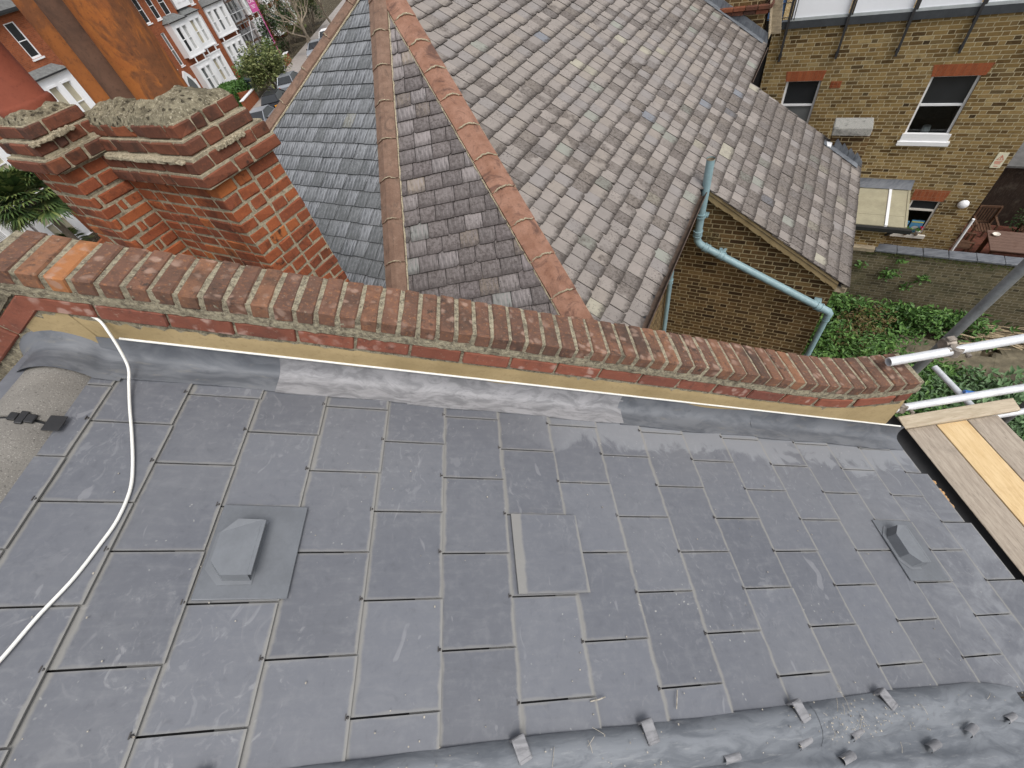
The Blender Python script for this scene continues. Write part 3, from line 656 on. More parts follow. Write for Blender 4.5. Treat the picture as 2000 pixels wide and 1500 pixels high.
# parapet between the two houses -------------------------------------------------
par = thing('parapet_wall', 'old red brick parapet with a lichen-spotted brick coping and tan render along the new slates', 'wall', (0, 1.4, -3.0))
ctrl = [(-1.70, -.497), (-1.0, -.832), (-.3, -1.168), (.4, -1.504), (.9, -1.752), (1.15, -1.878), (1.36, -1.98), (1.56, -2.066), (1.72, -2.105), (1.85, -2.122), (1.965, -2.132)]
def crom(ps, n=12):
    out = []
    for i in range(len(ps)-1):
        p0, p1, p2, p3 = ps[max(i-1, 0)], ps[i], ps[i+1], ps[min(i+2, len(ps)-1)]
        for k in range(n):
            t = k/n; out.append(tuple(.5*((2*p1[j]) + (-p0[j]+p2[j])*t + (2*p0[j]-5*p1[j]+4*p2[j]-p3[j])*t*t + (-p0[j]+3*p1[j]-3*p2[j]+p3[j])*t**3) for j in range(len(ps[0]))))
    return out + [tuple(ps[-1])]
cv = crom(ctrl); acc = [0.0]
for i in range(1, len(cv)): acc.append(acc[-1] + sqrt((cv[i][0]-cv[i-1][0])**2 + (cv[i][1]-cv[i-1][1])**2))
def cpt(d):
    if d <= 0: i = 1
    else:
        i = 1
        while i < len(acc)-1 and acc[i] < d: i += 1
    f = (d-acc[i-1])/(acc[i]-acc[i-1]); x = cv[i-1][0]+(cv[i][0]-cv[i-1][0])*f; z = cv[i-1][1]+(cv[i][1]-cv[i-1][1])*f
    k0, k1 = max(0, i-7), min(len(cv)-1, i+6)
    t = Vector((cv[k1][0]-cv[k0][0], 0, cv[k1][1]-cv[k0][1])).normalized(); return Vector((x, 0, z)), t
def cleft(d):                                   # the far side of the gable falls the other way
    t = Vector((-cos(PT), 0, -sin(PT))); return Vector((-1.70, 0, -.497)) + t*d, t
TOT = acc[-1]; rnd = random.Random(11)
mb = MB(); core = MB()
def coping_run(fn, d0, d1, step=.0752):
    d = d0
    while d + step*.9 < d1:
        p, t = fn(d + step/2); n_ = Vector((-t.z, 0, t.x));
        if n_.z < 0: n_ = -n_
        w = step/2 - .0072 + rnd.uniform(-.0015, .0015); hh = .031 + rnd.uniform(-.001, .001)
        mb.cbox(p + YV*(1.3925 + rnd.uniform(-.003, .003)) - n_*(.031 + rnd.uniform(-.0012, .0012)), t*w, YV*.1105, n_*hh, .005, 0, .0018, rnd); d += step
coping_run(cpt, 0.02, TOT); coping_run(cleft, .03, 1.7)
mb.build('coping', [M['cop']], par)
def core_run(fn, d0, d1, y0, y1, top, bot, n, jig, fl=False):
    ds = frange(d0, d1, n); R_ = []
    for d in ds:
        p, t = fn(d); n_ = Vector((-t.z, 0, t.x)); n_ = n_ if n_.z > 0 else -n_
        q = lambda y, h, k: p + YV*(y + .004*mnoise.noise(Vector((d*30, k, jig)))) - n_*(h + .006*mnoise.noise(Vector((d*34, k+9, jig))))
        R_.append([q(y0, bot, 1), q(y0-.002, (top+bot)/2, 2), q(y0, top, 3), q((y0+y1)/2, top-.002, 4), q(y1, top, 5), q(y1, bot, 6)])
    k = 6; vs = [v for r in R_ for v in r]; fs = [(j*k+i, (j+1)*k+i, (j+1)*k+(i+1) % k, j*k+(i+1) % k) for j in range(n) for i in range(k)]
    if not fl: fs = [f[::-1] for f in fs]
    core.add(vs, fs, 0, False); core.add(R_[0], [tuple(range(k))]); core.add(R_[-1], [tuple(range(k))[::-1]])
core_run(cpt, -.0, TOT-.006, 1.287, 1.498, .006, .08, 320, 1); core_run(cleft, 0, 1.7, 1.287, 1.498, .006, .08, 120, 2, True)
core_run(cpt, -.0, TOT+.01, 1.2865, 1.50, .058, .106, 200, 3); core_run(cleft, 0, 1.7, 1.2865, 1.50, .058, .106, 90, 4, True)   # bed joint
core_run(cpt, 0, TOT-.01, 1.299, 1.49, .1, .22, 150, 5); core_run(cleft, 0, 1.7, 1.299, 1.49, .1, .26, 60, 6, True)
core.build('mortar', [M['copmortar']], par)
mb = MB()
def stretch(fn, d0, d1, hc, off):
    d = d0 + off
    while d < d1:
        L = min(.205, d1-d-.004)
        if L > .05:
            for kk in range(2):                  # follow the sweep in halves
                pass
            p, t = fn(d + L/2); n_ = Vector((-t.z, 0, t.x)); n_ = n_ if n_.z > 0 else -n_
            mb.cbox(p + YV*(1.3405 + rnd.uniform(-.003, .003)) - n_*hc, t*(L/2), YV*.054, n_*.033, .005, 0, .002, rnd)
        d += .2165
stretch(cpt, 0.06, TOT+.01, .143, .0); stretch(cleft, .05, 1.6, .146, .0)
mb.build('brick_course', [M['str']], par)
mb = MB()                                        # render from the flashing up to the stretchers
ds = frange(-.03, TOT+.012, 90); rows = []
for d in ds:
    p, t = cpt(d); n_ = Vector((-t.z, 0, t.x)); n_ = n_ if n_.z > 0 else -n_
    a = p - n_*.179; x = a.x; zr = -x*tan(PT) - (D-.085)/cp      # roof surface plus a little
    for k, f in enumerate((0, .15, .4, .7, 1)):
        z = a.z + (zr-a.z)*f; w = .004*mnoise.noise(Vector((x*3, z*4, 2)))
        rows.append(Vector((x, 1.305 - .010*min(1, f*5) + w, z)))
mb.add(rows, [(j*5+i, j*5+i+1, (j+1)*5+i+1, (j+1)*5+i) for j in range(len(ds)-1) for i in range(4)], 0, True)
e = rows[-5:]; mb.add(e + [v + Vector((0, .19, 0)) for v in e], [(i, i+1, 6+i, 5+i) for i in range(4)])
rows2 = []
for d in frange(0, 1.7, 30):
    p, t = cleft(d); n_ = Vector((sin(PT)*-1, 0, cos(PT))); a = p - n_*.18
    for f in (0, .2, .5, 1): rows2.append(Vector((a.x, 1.303 - .008*min(1, f*5), a.z - .34*f)))
mb.add(rows2, [(j*4+i, (j+1)*4+i, (j+1)*4+i+1, j*4+i+1) for j in range(30) for i in range(3)], 0, True)
mb.build('render_band', [M['render']], par)
mb = MB(); poly = [(p.x, 1.312, p.z-.2) for p in [cpt(d)[0] for d in frange(0, TOT-.02, 30)]] + [(1.945, 1.312, -9.4), (-6.0, 1.312, -9.4), (-6.0, 1.312, -2.75)]
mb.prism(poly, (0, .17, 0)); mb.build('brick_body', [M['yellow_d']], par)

# white cable lying across the roof
pts = [(-1.075, 1.300, .205), (-1.045, 1.285, .20), (-1.02, 1.262, .17), (-.995, 1.235, .12), (-.972, 1.2, .06), (-.955, 1.14, .03), (-.92, 1.053, .022), (-.862, .926, .021), (-.813, .809, .021), (-.788, .727, .021), (-.781, .632, .022), (-.793, .553, .021), (-.813, .459, .021), (-.847, .362, .021), (-.877, .256, .021), (-.93, .12, .021), (-.98, -.05, .021), (-1.0, -.3, .03), (-1.0, -.7, .03)]
mb = MB(); mb.tube([Rf(*p) for p in crom(pts, 8)], .0050, 8); tag(mb.build('cable', [M['cable']]), 'thin white cable snaking from the parapet down over the grey slates', 'cable')
mb = MB(); rnd = random.Random(5)                 # crumbs, twigs and grit on the slates and lead
for i in range(330):
    f = rnd.random()
    s = rnd.uniform(-1.0, 2.9); y = rnd.uniform(-.10, .9)**1 if f < .25 else abs(rnd.gauss(0, .07))-.09
    if f > .7: s = rnd.gauss(1.68, .1); y = rnd.gauss(-.04, .03)
    if -.12 < y < edge(s)+.012: h = .046 if -.06 < y else .034
    else: h = .016
    r = rnd.uniform(.0008, .0022); mb.box(Rf(s, y, h), RS*r, YV*r*rnd.uniform(.5, 1.5), RN*r*.6)
for i in range(20):
    s = rnd.choice([rnd.gauss(.55, .08), rnd.gauss(1.68, .07), rnd.uniform(.2, 2.6)]); y = rnd.gauss(-.02, .045); a = rnd.uniform(0, 3.1); l = rnd.uniform(.006, .022)
    h = .045 if y < edge(s)+.01 else .02
    u = RS*cos(a) + YV*sin(a); mb.tube([Rf(s, y, h) - u*l, Rf(s, y, h+.003), Rf(s, y, h) + u*l], .0009, 5)
for (s, y, a) in ((.72, .085, .1), (1.0, .07, 1.2)):
    u = RS*cos(a) + YV*sin(a); mb.tube([Rf(s, y, .018) - u*.03, Rf(s, y, .021), Rf(s+.004, y+.003, .018) + u*.02], .0022, 5)
o = tag(mb.build('roof_debris', [M['debris']]), 'dry crumbs and bits of twig scattered on the lead roll and lowest slates', 'debris'); struct(o, 'stuff')
mb = MB(); rnd = random.Random(2)
for i in range(30): mb.lathe(Vector((ex.x-.022+rnd.uniform(-.012, .012), .90+rnd.gauss(0, .04), gz+.028+rnd.uniform(0, .02))), [(0, -.012), (.012, -.008), (.017, 0), (.011, .009), (0, .012)], 8, wob=.8)
tag(mb.build('foam_lump', [M['foam']]), 'brown lump of expanding foam bulging from the dark eaves gutter', 'foam')

# ================================================================ CHIMNEY beyond the parapet
ch = thing('chimney_stack', 'tall stepped red brick chimney with corbelled top and clay pots behind the parapet', 'chimney', N(-3.4, 1.4, -3.6))
CP = [(-2.751, 1.73), (-2.751, 1.268), (-3.708, 1.268), (-3.708, 1.0), (-4.19, 1.0), (-4.19, 1.73)]   # plan, walked with the outside on the right... (a, b)
CN = [(1, 0), (0, -1), (1, 0), (0, -1), (-1, 0), (0, 1)]
def off_plan(d):
    out = []
    for i in range(6):
        n0, n1 = CN[i-1], CN[i]; p = CP[i]; out.append((p[0] + d*(n0[0] + n1[0]), p[1] + d*(n0[1] + n1[1])))
    return out
CONV = [True, True, False, True, True, True]
rnd = random.Random(21)
def ring(mb, z, par_, d, off, hgt=.0655, missing=0):
    P = off_plan(d)
    for i in range(6):
        a, b = Vector(P[i]), Vector(P[(i+1) % 6]); t = (b-a); L = t.length; t = t/L; n = Vector(CN[i])
        s0, s1 = 0.0, L
        if CONV[i] and (i+par_) % 2: s0 = .1075          # the previous face owns this corner
        if CONV[(i+1) % 6] and (i+1+par_) % 2 == 0: s1 = L-.1075
        if not CONV[i]: s0 = .004
        s = s0; hd = par_
        first = True
        while s < s1 - .02:
            l = .2145 if (hd % 2 == 0) else .103
            if s + l > s1 - .04: l = s1 - s
            if missing and i == 1 and rnd.random() < .02: s += l + .0105; continue
            c = a + t*(s + l/2) - n*.051
            mb.cbox(N(c.x, c.y, z + hgt/2) + Vector((0, 0, rnd.uniform(-.0012, .0012))), N(t.x, t.y, 0)*(l/2 - rnd.uniform(0, .0015)), N(n.x, n.y, 0)*(.052 + rnd.uniform(-.003, .003)), ZV*(hgt/2), .007, 0, .0032, rnd)
            s += l + .0105; hd += 1
body = MB(); cb = MB(); core = MB()
def core_ring(z0, z1, d, n=1):
    P = off_plan(d); k = 6
    rr = [[N(p[0], p[1], z0 + (z1-z0)*j/n) for p in P] for j in range(n+1)]
    vs = [v for r in rr for v in r]; core.add(vs, [(j*k+i, (j+1)*k+i, (j+1)*k+(i+1) % k, j*k+(i+1) % k) for j in range(n) for i in range(k)]); core.face(rr[-1][::-1]); core.face(rr[0])
zc = -.868; i = 0
while zc - .076*i > -3.6: ring(body, zc - .0755*(i+1), i % 2, 0, 0, missing=0); i += 1
CP0, CN0, CV0 = CP, CN, CONV
S1 = [(-2.751, 1.73), (-2.751, 1.268), (-3.86, 1.268), (-3.86, 1.73)]; S2 = [(-3.708, 1.345), (-3.708, 1.0), (-4.19, 1.0), (-4.19, 1.345)]
def off_plan(d):
    k = len(CP); return [(CP[i][0] + d*(CN[i-1][0] + CN[i][0]), CP[i][1] + d*(CN[i-1][1] + CN[i][1])) for i in range(k)]
def ring(mb, z, par_, d, off, hgt=.0655, missing=0):
    P = off_plan(d); k = len(P)
    for i in range(k):
        a, b = Vector(P[i]), Vector(P[(i+1) % k]); t = (b-a); L = t.length; t = t/L; n = Vector(CN[i])
        s0, s1 = (.1075 if (i+par_) % 2 else 0.0), (L-.1075 if (i+1+par_) % 2 == 0 else L)
        s = s0; hd = par_
        while s < s1 - .02:
            l = .2145 if (hd % 2 == 0) else .103
            if s + l > s1 - .04: l = s1 - s
            c = a + t*(s + l/2) - n*.051
            mb.cbox(N(c.x, c.y, z + hgt/2) + Vector((0, 0, rnd.uniform(-.002, .002))), N(t.x, t.y, 0)*(l/2 - rnd.uniform(0, .003)), N(n.x, n.y, 0)*(.053 + rnd.uniform(-.004, .003)), ZV*(hgt/2), .007, 0, .0035, rnd)
            s += l + .0105; hd += 1
def core_ring(z0, z1, d, n=1):
    P = off_plan(d); k = len(P); rr = [[N(p[0], p[1], z0 + (z1-z0)*j/n) for p in P] for j in range(n+1)]
    vs = [v for r in rr for v in r]; core.add(vs, [(j*k+i, (j+1)*k+i, (j+1)*k+(i+1) % k, j*k+(i+1) % k) for j in range(n) for i in range(k)]); core.face(rr[-1][::-1]); core.face(rr[0])
core_ring(-4.3, -.862, -.004)
CN = [(1, 0), (0, -1), (-1, 0), (0, 1)]
CP = S2
for q in range(3): ring(body, -.856 + .0755*q - .0, q % 2, 0, 0)
core_ring(-.866, -.690, -.004)
for q, (z, d) in enumerate([(-.695, .046), (-.605, .022), (-.530, -.010)]): ring(cb, z, q % 2, d, 0)
core_ring(-.700, -.62, .038); core_ring(-.622, -.534, .014); core_ring(-.538, -.462, -.020)
CP = S1
for q, (z, d) in enumerate([(-.862, .046), (-.787, .030), (-.705, -.004), (-.630, -.030)]): ring(cb, z, q % 2, d, 0)
core_ring(-.864, -.787, .038); core_ring(-.789, -.708, .022); core_ring(-.712, -.634, -.012); core_ring(-.640, -.560, -.038)
for (pp, qq, z) in ((Vector((-2.80, 1.243)), Vector((-3.64, 1.243)), -.722), (Vector((-3.682, 1.22)), Vector((-3.682, .97)), -.540), (Vector((-2.728, 1.60)), Vector((-2.728, 1.40)), -.722)):
    for k in range(14):
        a = pp + (qq-pp)*(k+.5)/14; t = (qq-pp)/28
        core.cbox(N(a.x, a.y, z + rnd.uniform(-.003, .003)), N(t.x, t.y, 0)*1.15, N(-t.y, t.x, 0).normalized()*(.022 + rnd.uniform(-.004, .004)), ZV*(.012 + rnd.uniform(-.003, .003)), .004, 0, .003, rnd)
body.build('brick_body', [M['red']], ch); cb.build('corbel', [M['redsoot']], ch); core.build('mortar', [M['mortar']], ch)
# lumpy flaunching that beds the pots
def flaunch(a0, a1, b0, b1, zb, seed):
    mb = MB(); da = .022; na, nb_ = int((a1-a0)/da)+1, int((b1-b0)/da)+1
    def fz(a, b):
        d = min(a-a0, a1-a, b-b0, b1-b); t = max(0, min(1, d/.15)); q = Vector((a*6, b*6, seed))
        return zb + .028*min(1, max(0, d/.02)) + .050*(t**.8) + .030*mnoise.noise(q)*(.4+t) + .016*mnoise.noise(q*3.7) + .008*mnoise.noise(q*9)
    jx = lambda a, b, e: Vector((a + e*.010*mnoise.noise(Vector((a*21, b*21, 5))), b + e*.010*mnoise.noise(Vector((a*21, b*21, 8))), 0))
    G_ = {}
    for i in range(na+1):
        for j in range(nb_+1):
            a, b = min(a1, a0 + i*da), min(b1, b0 + j*da); q = jx(a, b, 1); G_[i, j] = N(q.x, q.y, fz(a, b))
    for i in range(na):
        for j in range(nb_): mb.face([G_[i, j], G_[i+1, j], G_[i+1, j+1], G_[i, j+1]], 0, None, True)
    lo = lambda p: Vector((p.x, p.y, zb-.03))
    for i in range(na):
        for j, f in ((0, 1), (nb_, -1)): q = [lo(G_[i, j]), lo(G_[i+1, j]), G_[i+1, j], G_[i, j]]; mb.face(q[::f], 0, None, True)
    for j in range(nb_):
        for i, f in ((na, 1), (0, -1)): q = [lo(G_[i, j]), lo(G_[i, j+1]), G_[i, j+1], G_[i, j]]; mb.face(q[::f], 0, None, True)
    return mb.build('flaunching', [M['flaunch']], ch)
flaunch(-3.83, -2.79, 1.30, 1.70, -.566, 1); flaunch(-4.165, -3.735, 1.025, 1.32, -.476, 6)

def pot(a, b, r, z0, mat, square=0, top=1.15):
    mb = MB(); pr = [(r*1.02, 0), (r*1.0, .10), (r*.985, .4), (r*.96, .8), (r*.95, 1.15), (r*1.08, 1.2), (r*1.08, 1.28), (r*.9, 1.30), (r*.82, 1.25)]
    if square: pr = [(r*1.16, 0), (r*1.16, .035), (r*1.10, .05), (r*1.0, .055)] + [(r*.995, .3), (r*.97, .7), (r*.95, 1.1), (r*1.1, 1.15), (r*1.1, 1.25), (r*.85, 1.25)]
    mb.lathe(N(a, b, z0), pr, 40, wob=.02); mb.build('chimney_pot', [mat], ch)
pot(-3.165, 1.55, .136, -.545, M['pot_big']); pot(-3.445, 1.53, .116, -.545, M['pot_b']); pot(-3.72, 1.55, .118, -.545, M['pot_o'])
pot(-3.955, 1.19, .125, -.440, M['pot_r'], 1)

# ================================================================ NEIGHBOUR: hipped slate roof
nb = thing('hipped_roof_house', 'neighbouring house with an old lilac slate hipped roof and terracotta hip tiles beyond the parapet', 'house', N(-2.5, 6, -9.5))
AP = N(-5.293, 6.066, -.645); pc, pa = radians(32.08), radians(31.15)
sC = (NA*cos(pc) - ZV*sin(pc)); nC = (NA*sin(pc) + ZV*cos(pc)); sA = (-NB*cos(pa) - ZV*sin(pa)); nA = (-NB*sin(pa) + ZV*cos(pa))
ABb = N(-3.349, 2.61, -2.734); BCb = N(-1.544, 3.106, -2.995)
nBv = (ABb-AP).cross(BCb-AP).normalized(); nBv = nBv if nBv.z > 0 else -nBv
hB = ZV.cross(nBv).normalized(); sB = nBv.cross(hB); sB = sB if sB.z < 0 else -sB
PCf = lambda s, t, h=0: AP + sC*s + NB*t + nC*h        # t measured along b from the apex
PAf = lambda s, t, h=0: AP + sA*s + NA*t + nA*h
PBf = lambda s, t, h=0: AP + sB*s + hB*t + nBv*h
def hp_line(d, s_ax, t_ax, keep):                       # half plane through the origin with direction d (3d), keep = a 3d point kept
    a, b = d.dot(s_ax), d.dot(t_ax); n = (-b, a); k = (keep.dot(s_ax)*n[0] + keep.dot(t_ax)*n[1])
    return (n[0], n[1], 0.0) if k < 0 else (-n[0], -n[1], 0.0)
dAB, dBC = ABb-AP, BCb-AP
dA2 = N(-(ABb-AP).dot(NA), (ABb-AP).dot(NB), dAB.z)     # mirrored hip on the left
SM, SL = 5.23, 7.78
mb = MB(); rnd = random.Random(31)
hip = hp_line(dBC, sC, NB, NB*3 + sC*.5)
k = 0; tail = .07
while tail < SL + .1:
    low = tail > SM + .05
    t = -3.9 + (.095 if k % 2 else 0) + rnd.uniform(-.01, .01)
    while t < 6.0:
        w = .193 + rnd.uniform(-.008, .008) - .004
        planes = [hip, (0, 1, 12.0-6.066)]
        if low: planes = [(0, -1, -(6.33-6.066)), (0, 1, 10.04-6.066 - .0*t)]
        if low and not (.1 < t+.1 < 4.1): t += w+.004; continue
        rr = rnd.random(); cut = rnd.uniform(.015, .05) if rr < .28 else (-rnd.uniform(.015, .05) if rr < .5 else (.010 if rr < .8 else 0))
        slate(mb, PCf, tail + rnd.uniform(-.006, .006) + (rnd.uniform(.01, .03) if rnd.random() < .04 else 0), t, w-.003, .30 if k else .07, .010, .022 + rnd.uniform(-.001, .006), .065, planes, cut, rnd.uniform(-.02, .02)); t += w + .004
    tail += .2155; k += 1
for (s_, t_, z_) in ((SM, 0, 0),): pass
mb.build('roof_slates', [M['slateC']], nb)
mb = MB(); k = 0; tail = .05
hA1 = hp_line(dAB, sA, NA, -NA*.2 + sA); hA2 = hp_line(dA2, sA, NA, NA*.2 + sA)
hB1 = hp_line(dAB, sB, hB, dAB*.5 + dBC*.5); hB2 = hp_line(dBC, sB, hB, dAB*.5 + dBC*.5)
mB_ = MB()
while tail < 5.45:
    for (m_, F_, pl, w0, w1) in ((mb, PAf, [hA1, hA2], -3.2, 3.2), (mB_, PBf, [hB1, hB2], -3.2, 3.2)):
        t = w0 + (.1 if k % 2 else 0) + rnd.uniform(-.015, .015)
        while t < w1:
            w = (.188 if m_ is mb else .20) + rnd.uniform(-.03, .03)
            cut = rnd.choice([0, 0, 0, .01, -.01, .02, -.03]) if m_ is mB_ else rnd.choice([0, 0, 0, 0, .008])
            slate(m_, F_, tail + rnd.uniform(-.005, .005), t, w-.006, .28 if k else .05, .010, .022 + rnd.uniform(-.001, .005), .07, pl, cut, rnd.uniform(-.02, .02)); t += w
    tail += .1985; k += 1
mb.build('roof_slates', [M['slateA']], nb); mB_.build('roof_slates', [M['slateB']], nb)
# mirrored slopes that face away
mb = MB(); mir = lambda v: v - NA*(2*(v-AP).dot(NA))
e1 = mir(PCf(SM, 5.9)); e2 = mir(AP + dBC*1.38) - ZV*3.2; e3 = AP + dA2*1.338; e1 = e1 - ZV*2.0
mb.face([AP, mir(PCf(0, 5.9)), e1, e2]); mb.face([AP, e2, e3]); mb.build('far_slope', [M['slateA']], nb)
mb = MB(); mb.face([p - ZV*.06 for p in (AP, PCf(SM, -3.3), PCf(SM, 5.9), PCf(0, 5.9))]); mb.face([p - ZV*.06 for p in (PCf(SM-.1, .27), PCf(SL-.04, .27), PCf(SL-.04, 3.97), PCf(SM-.1, 3.97))]); mb.face([p - ZV*.06 for p in (AP, AP+dAB*1.338, AP+dBC*1.19)]); mb.face([p - ZV*.06 for p in (AP, AP+dA2*1.338, AP+dAB*1.338)])
mb.build('roof_deck', [M['black']], nb)
# hip and ridge tiles
def hips(d, n1, n2, L0, L1, step, wd, mat, rise=.035, flat=.0, jn=.018, seed=1):
    t = d.normalized(); w1 = t.cross(n1).normalized(); w2 = t.cross(n2).normalized()
    mid = (n1+n2).normalized()
    if w1.dot(n2) > 0: w1 = -w1
    if w2.dot(n1) > 0: w2 = -w2
    mt = MB(); r_ = random.Random(seed); s = L0; k = 0
    while s < L1:
        e = min(s+step, L1); m2 = MB(); l0, l1 = s+.004, e+.012
        secs = []
        for (q, up) in ((l0, .010), ((l0+l1)/2, .016), (l1, .024)):
            o = AP + t*q + mid*(rise + up)
            pts = [o + w1*wd - mid*.03*0 + n1*0 , o + w1*wd*.5 + mid*flat*.6, o + w1*.03 + mid*flat, o + w2*.03 + mid*flat, o + w2*wd*.5 + mid*flat*.6, o + w2*wd]
            secs.append(pts + [p - mid*.024 for p in pts[::-1]])
        n = 12; vs = [p for sct in secs for p in sct]
        fs = [(j*n+i, j*n+(i+1) % n, (j+1)*n+(i+1) % n, (j+1)*n+i) for j in range(2) for i in range(n)]
        if (w1.cross(w2)).dot(t)*1 < 0: fs = [f[::-1] for f in fs]
        m2.add(vs, fs); m2.add(secs[0], [tuple(range(n))]); m2.add(secs[2], [tuple(range(n))[::-1]])
        m2.build('hip_tile', [mat], nb)
        o = AP + t*(e+.004) + mid*(rise+.022)                # mortar pointing at the joint
        P = [o + w1*wd*1.02 - mid*.014, o + w1*wd*.5 + mid*(flat*.6), o + w1*.03 + mid*(flat+.004), o + w2*.03 + mid*(flat+.004), o + w2*wd*.5 + mid*(flat*.6), o + w2*wd*1.02 - mid*.014]
        P2 = []
        for i in range(5):
            for f in (0, .34, .67): P2.append(P[i] + (P[i+1]-P[i])*f + t*r_.uniform(-.008, .008))
        P2.append(P[5]); mt.tube(P2, [jn*.62*r_.uniform(.7, 1.2) for _ in P2], 6)
        s = e; k += 1
    for (w, nn) in ((w1, n1), (w2, n2)):                    # bedding along both edges
        pp = [AP + t*q + w*(wd+.002+r_.uniform(-.006, .006)) + mid*(rise-.014) for q in frange(L0, L1, int((L1-L0)/.06))]; mt.tube(pp, .012, 5)
    mt.build('hip_mortar', [M['mortar']], nb)
LB, LA = dBC.length, dAB.length
hips(dBC, nC, nBv, .02, LB*1.19, .472, .150, M['terra'], .028, .012, .016, 1)
hips(dAB, nBv, nA, .02, LA*1.33, .528, .125, M['hipbrown'], .03, .03, .010, 2)
nB2 = nBv - NA*(2*nBv.dot(NA)); hips(dA2, nA, nB2, .02, LA*1.33, .52, .105, M['hipbrown'], .04, .03, .008, 3)
hips(NB, nC, nC - NA*(2*nC.dot(NA)), .05, 5.9, .46, .15, M['terra'], .03, .02, .016, 4)
# walls under the eaves
zE = -3.46
fr = lambda u, v, z: N(-1.2 - v*0 + v, u, z)                # rear wall, facing +a
mb = MB()
panel(mb, lambda u, v, z: N(-1.2 + v, u, z), 2.75, 6.42, -9.5, zE, [(2.9, 3.85, -6.0, -3.75)], .1)
foot = [(-1.2, 2.75), (-2.85, 1.72), (-7.7, 1.72), (-9.4, 2.75), (-9.4, 11.9), (-1.2, 11.9)]
for i in range(4):
    p, q = foot[i], foot[i+1]; mb.face([N(*p, zE), N(*q, zE), N(*q, -9.5), N(*p, -9.5)])
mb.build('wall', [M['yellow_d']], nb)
mb = MB(); mb.face([N(-1.2, 10.0, zE), N(-1.2, 11.9, zE), N(-1.2, 11.9, -9.5), N(-1.2, 10.0, -9.5)][::-1]); mb.build('wall', [M['yellow_d']], nb)
zv = lambda a: -.645 - tan(pc)*(a+5.293)                    # height of the C slope over a
mb = MB()
ga = [-1.2, -1.08, -.9, 1.2]
poly = [(-1.2, -9.5), (1.2, -9.5), (1.2, zv(1.2)-.075), (-.88, zv(-.88)-.075), (-1.2, zv(-.88)-.075)]
mb.face([N(a, 6.42, z) for a, z in poly])
mb.face([N(1.2, 6.42, -9.5), N(1.2, 9.98, -9.5), N(1.2, 9.98, zv(1.2)-.075), N(1.2, 6.42, zv(1.2)-.075)])
mb.face([N(1.2, 9.98, -9.5), N(-1.2, 9.98, -9.5), N(-1.2, 9.98, zv(-1.2)-.08), N(1.2, 9.98, zv(1.2)-.08)])
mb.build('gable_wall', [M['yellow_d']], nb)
mb = MB(); rnd = random.Random(8)                            # mortar fillet under the verge
for i in range(26):
    a0 = -.86 + i*(2.06/26); a1 = a0 + 2.06/26 + .004
    mb.prism([N(a0, 6.418, zv(a0)-.02), N(a1, 6.418, zv(a1)-.02), N(a1, 6.418, zv(a1)-.135-rnd.uniform(0, .03)), N(a0, 6.418, zv(a0)-.135-rnd.uniform(0, .03))], -NB*(.070+rnd.uniform(0, .006)))
mb.build('verge_fillet', [M['render']], nb)
# white back door frame glimpsed under the eaves
mb = MB(); F = lambda u, v, z: N(-1.2 + v, u, z)
for (a, b, c, d) in ((2.9, 3.0, -6, -3.75), (3.75, 3.85, -6, -3.75), (3.0, 3.75, -3.86, -3.75)): fbox(mb, F, a, b, -.08, .01, c, d)
w_ = mb.build('door_frame', [M['white']], nb); mb = MB(); fbox(mb, F, 3.0, 3.75, -.07, -.05, -6, -3.86); mb.build('pane', [M['glassg']], w_)
# gutters
def gutter(p0, p1, out, r=.058, mat='rust', brackets=4, name='gutter'):
    p0, p1, out = Vector(p0), Vector(p1), Vector(out).normalized(); mb = MB()
    for (R_, fl) in ((r, 0), (r*.86, 1)):
        mb.grid(lambda a, t: p0 + (p1-p0)*t + out*(r + R_*cos(a)) + ZV*R_*sin(a), frange(pi, 2*pi, 8) if not fl else frange(2*pi, pi, 8), [0, 1])
    mb.tube([p0 + out*2*r + ZV*.004, p1 + out*2*r + ZV*.004], .008, 6)
    for i in range(brackets):
        c = p0 + (p1-p0)*(i+.5)/brackets; t = (p1-p0).normalized(); mb.grid(lambda a, q: c + t*q + out*(r + (r+.006)*cos(a)) + ZV*(r+.006)*sin(a), frange(pi*.95, 2*pi, 8), [-.02, .02])
    return mb.build(name, [M[mat]], nb)
gutter(N(-.905, 2.3, -3.475), N(-.905, 6.36, -3.475), NA); gutter(N(1.225, 6.36, -4.80), N(1.225, 9.55, -4.80), NA); gutter(N(-.93, 10.12, -3.46), N(-.93, 11.95, -3.46), NA)
mb = MB(); mb.box(N(-.93, 4.3, -3.53), NA*.012, NB*2.1, ZV*.07); mb.box(N(1.21, 8.1, -4.87), NA*.012, NB*1.65, ZV*.06); mb.box(N(-.95, 11.0, -3.53), NA*.012, NB*.95, ZV*.07)
mb.build('fascia', [M['rust']], nb)
mb = MB(); mb.cbox(N(1.26, 6.37, -4.86), NA*.07, NB*.03, ZV*.05, .01, 0, .01); mb.build('corbel_stone', [M['fasc']], nb)
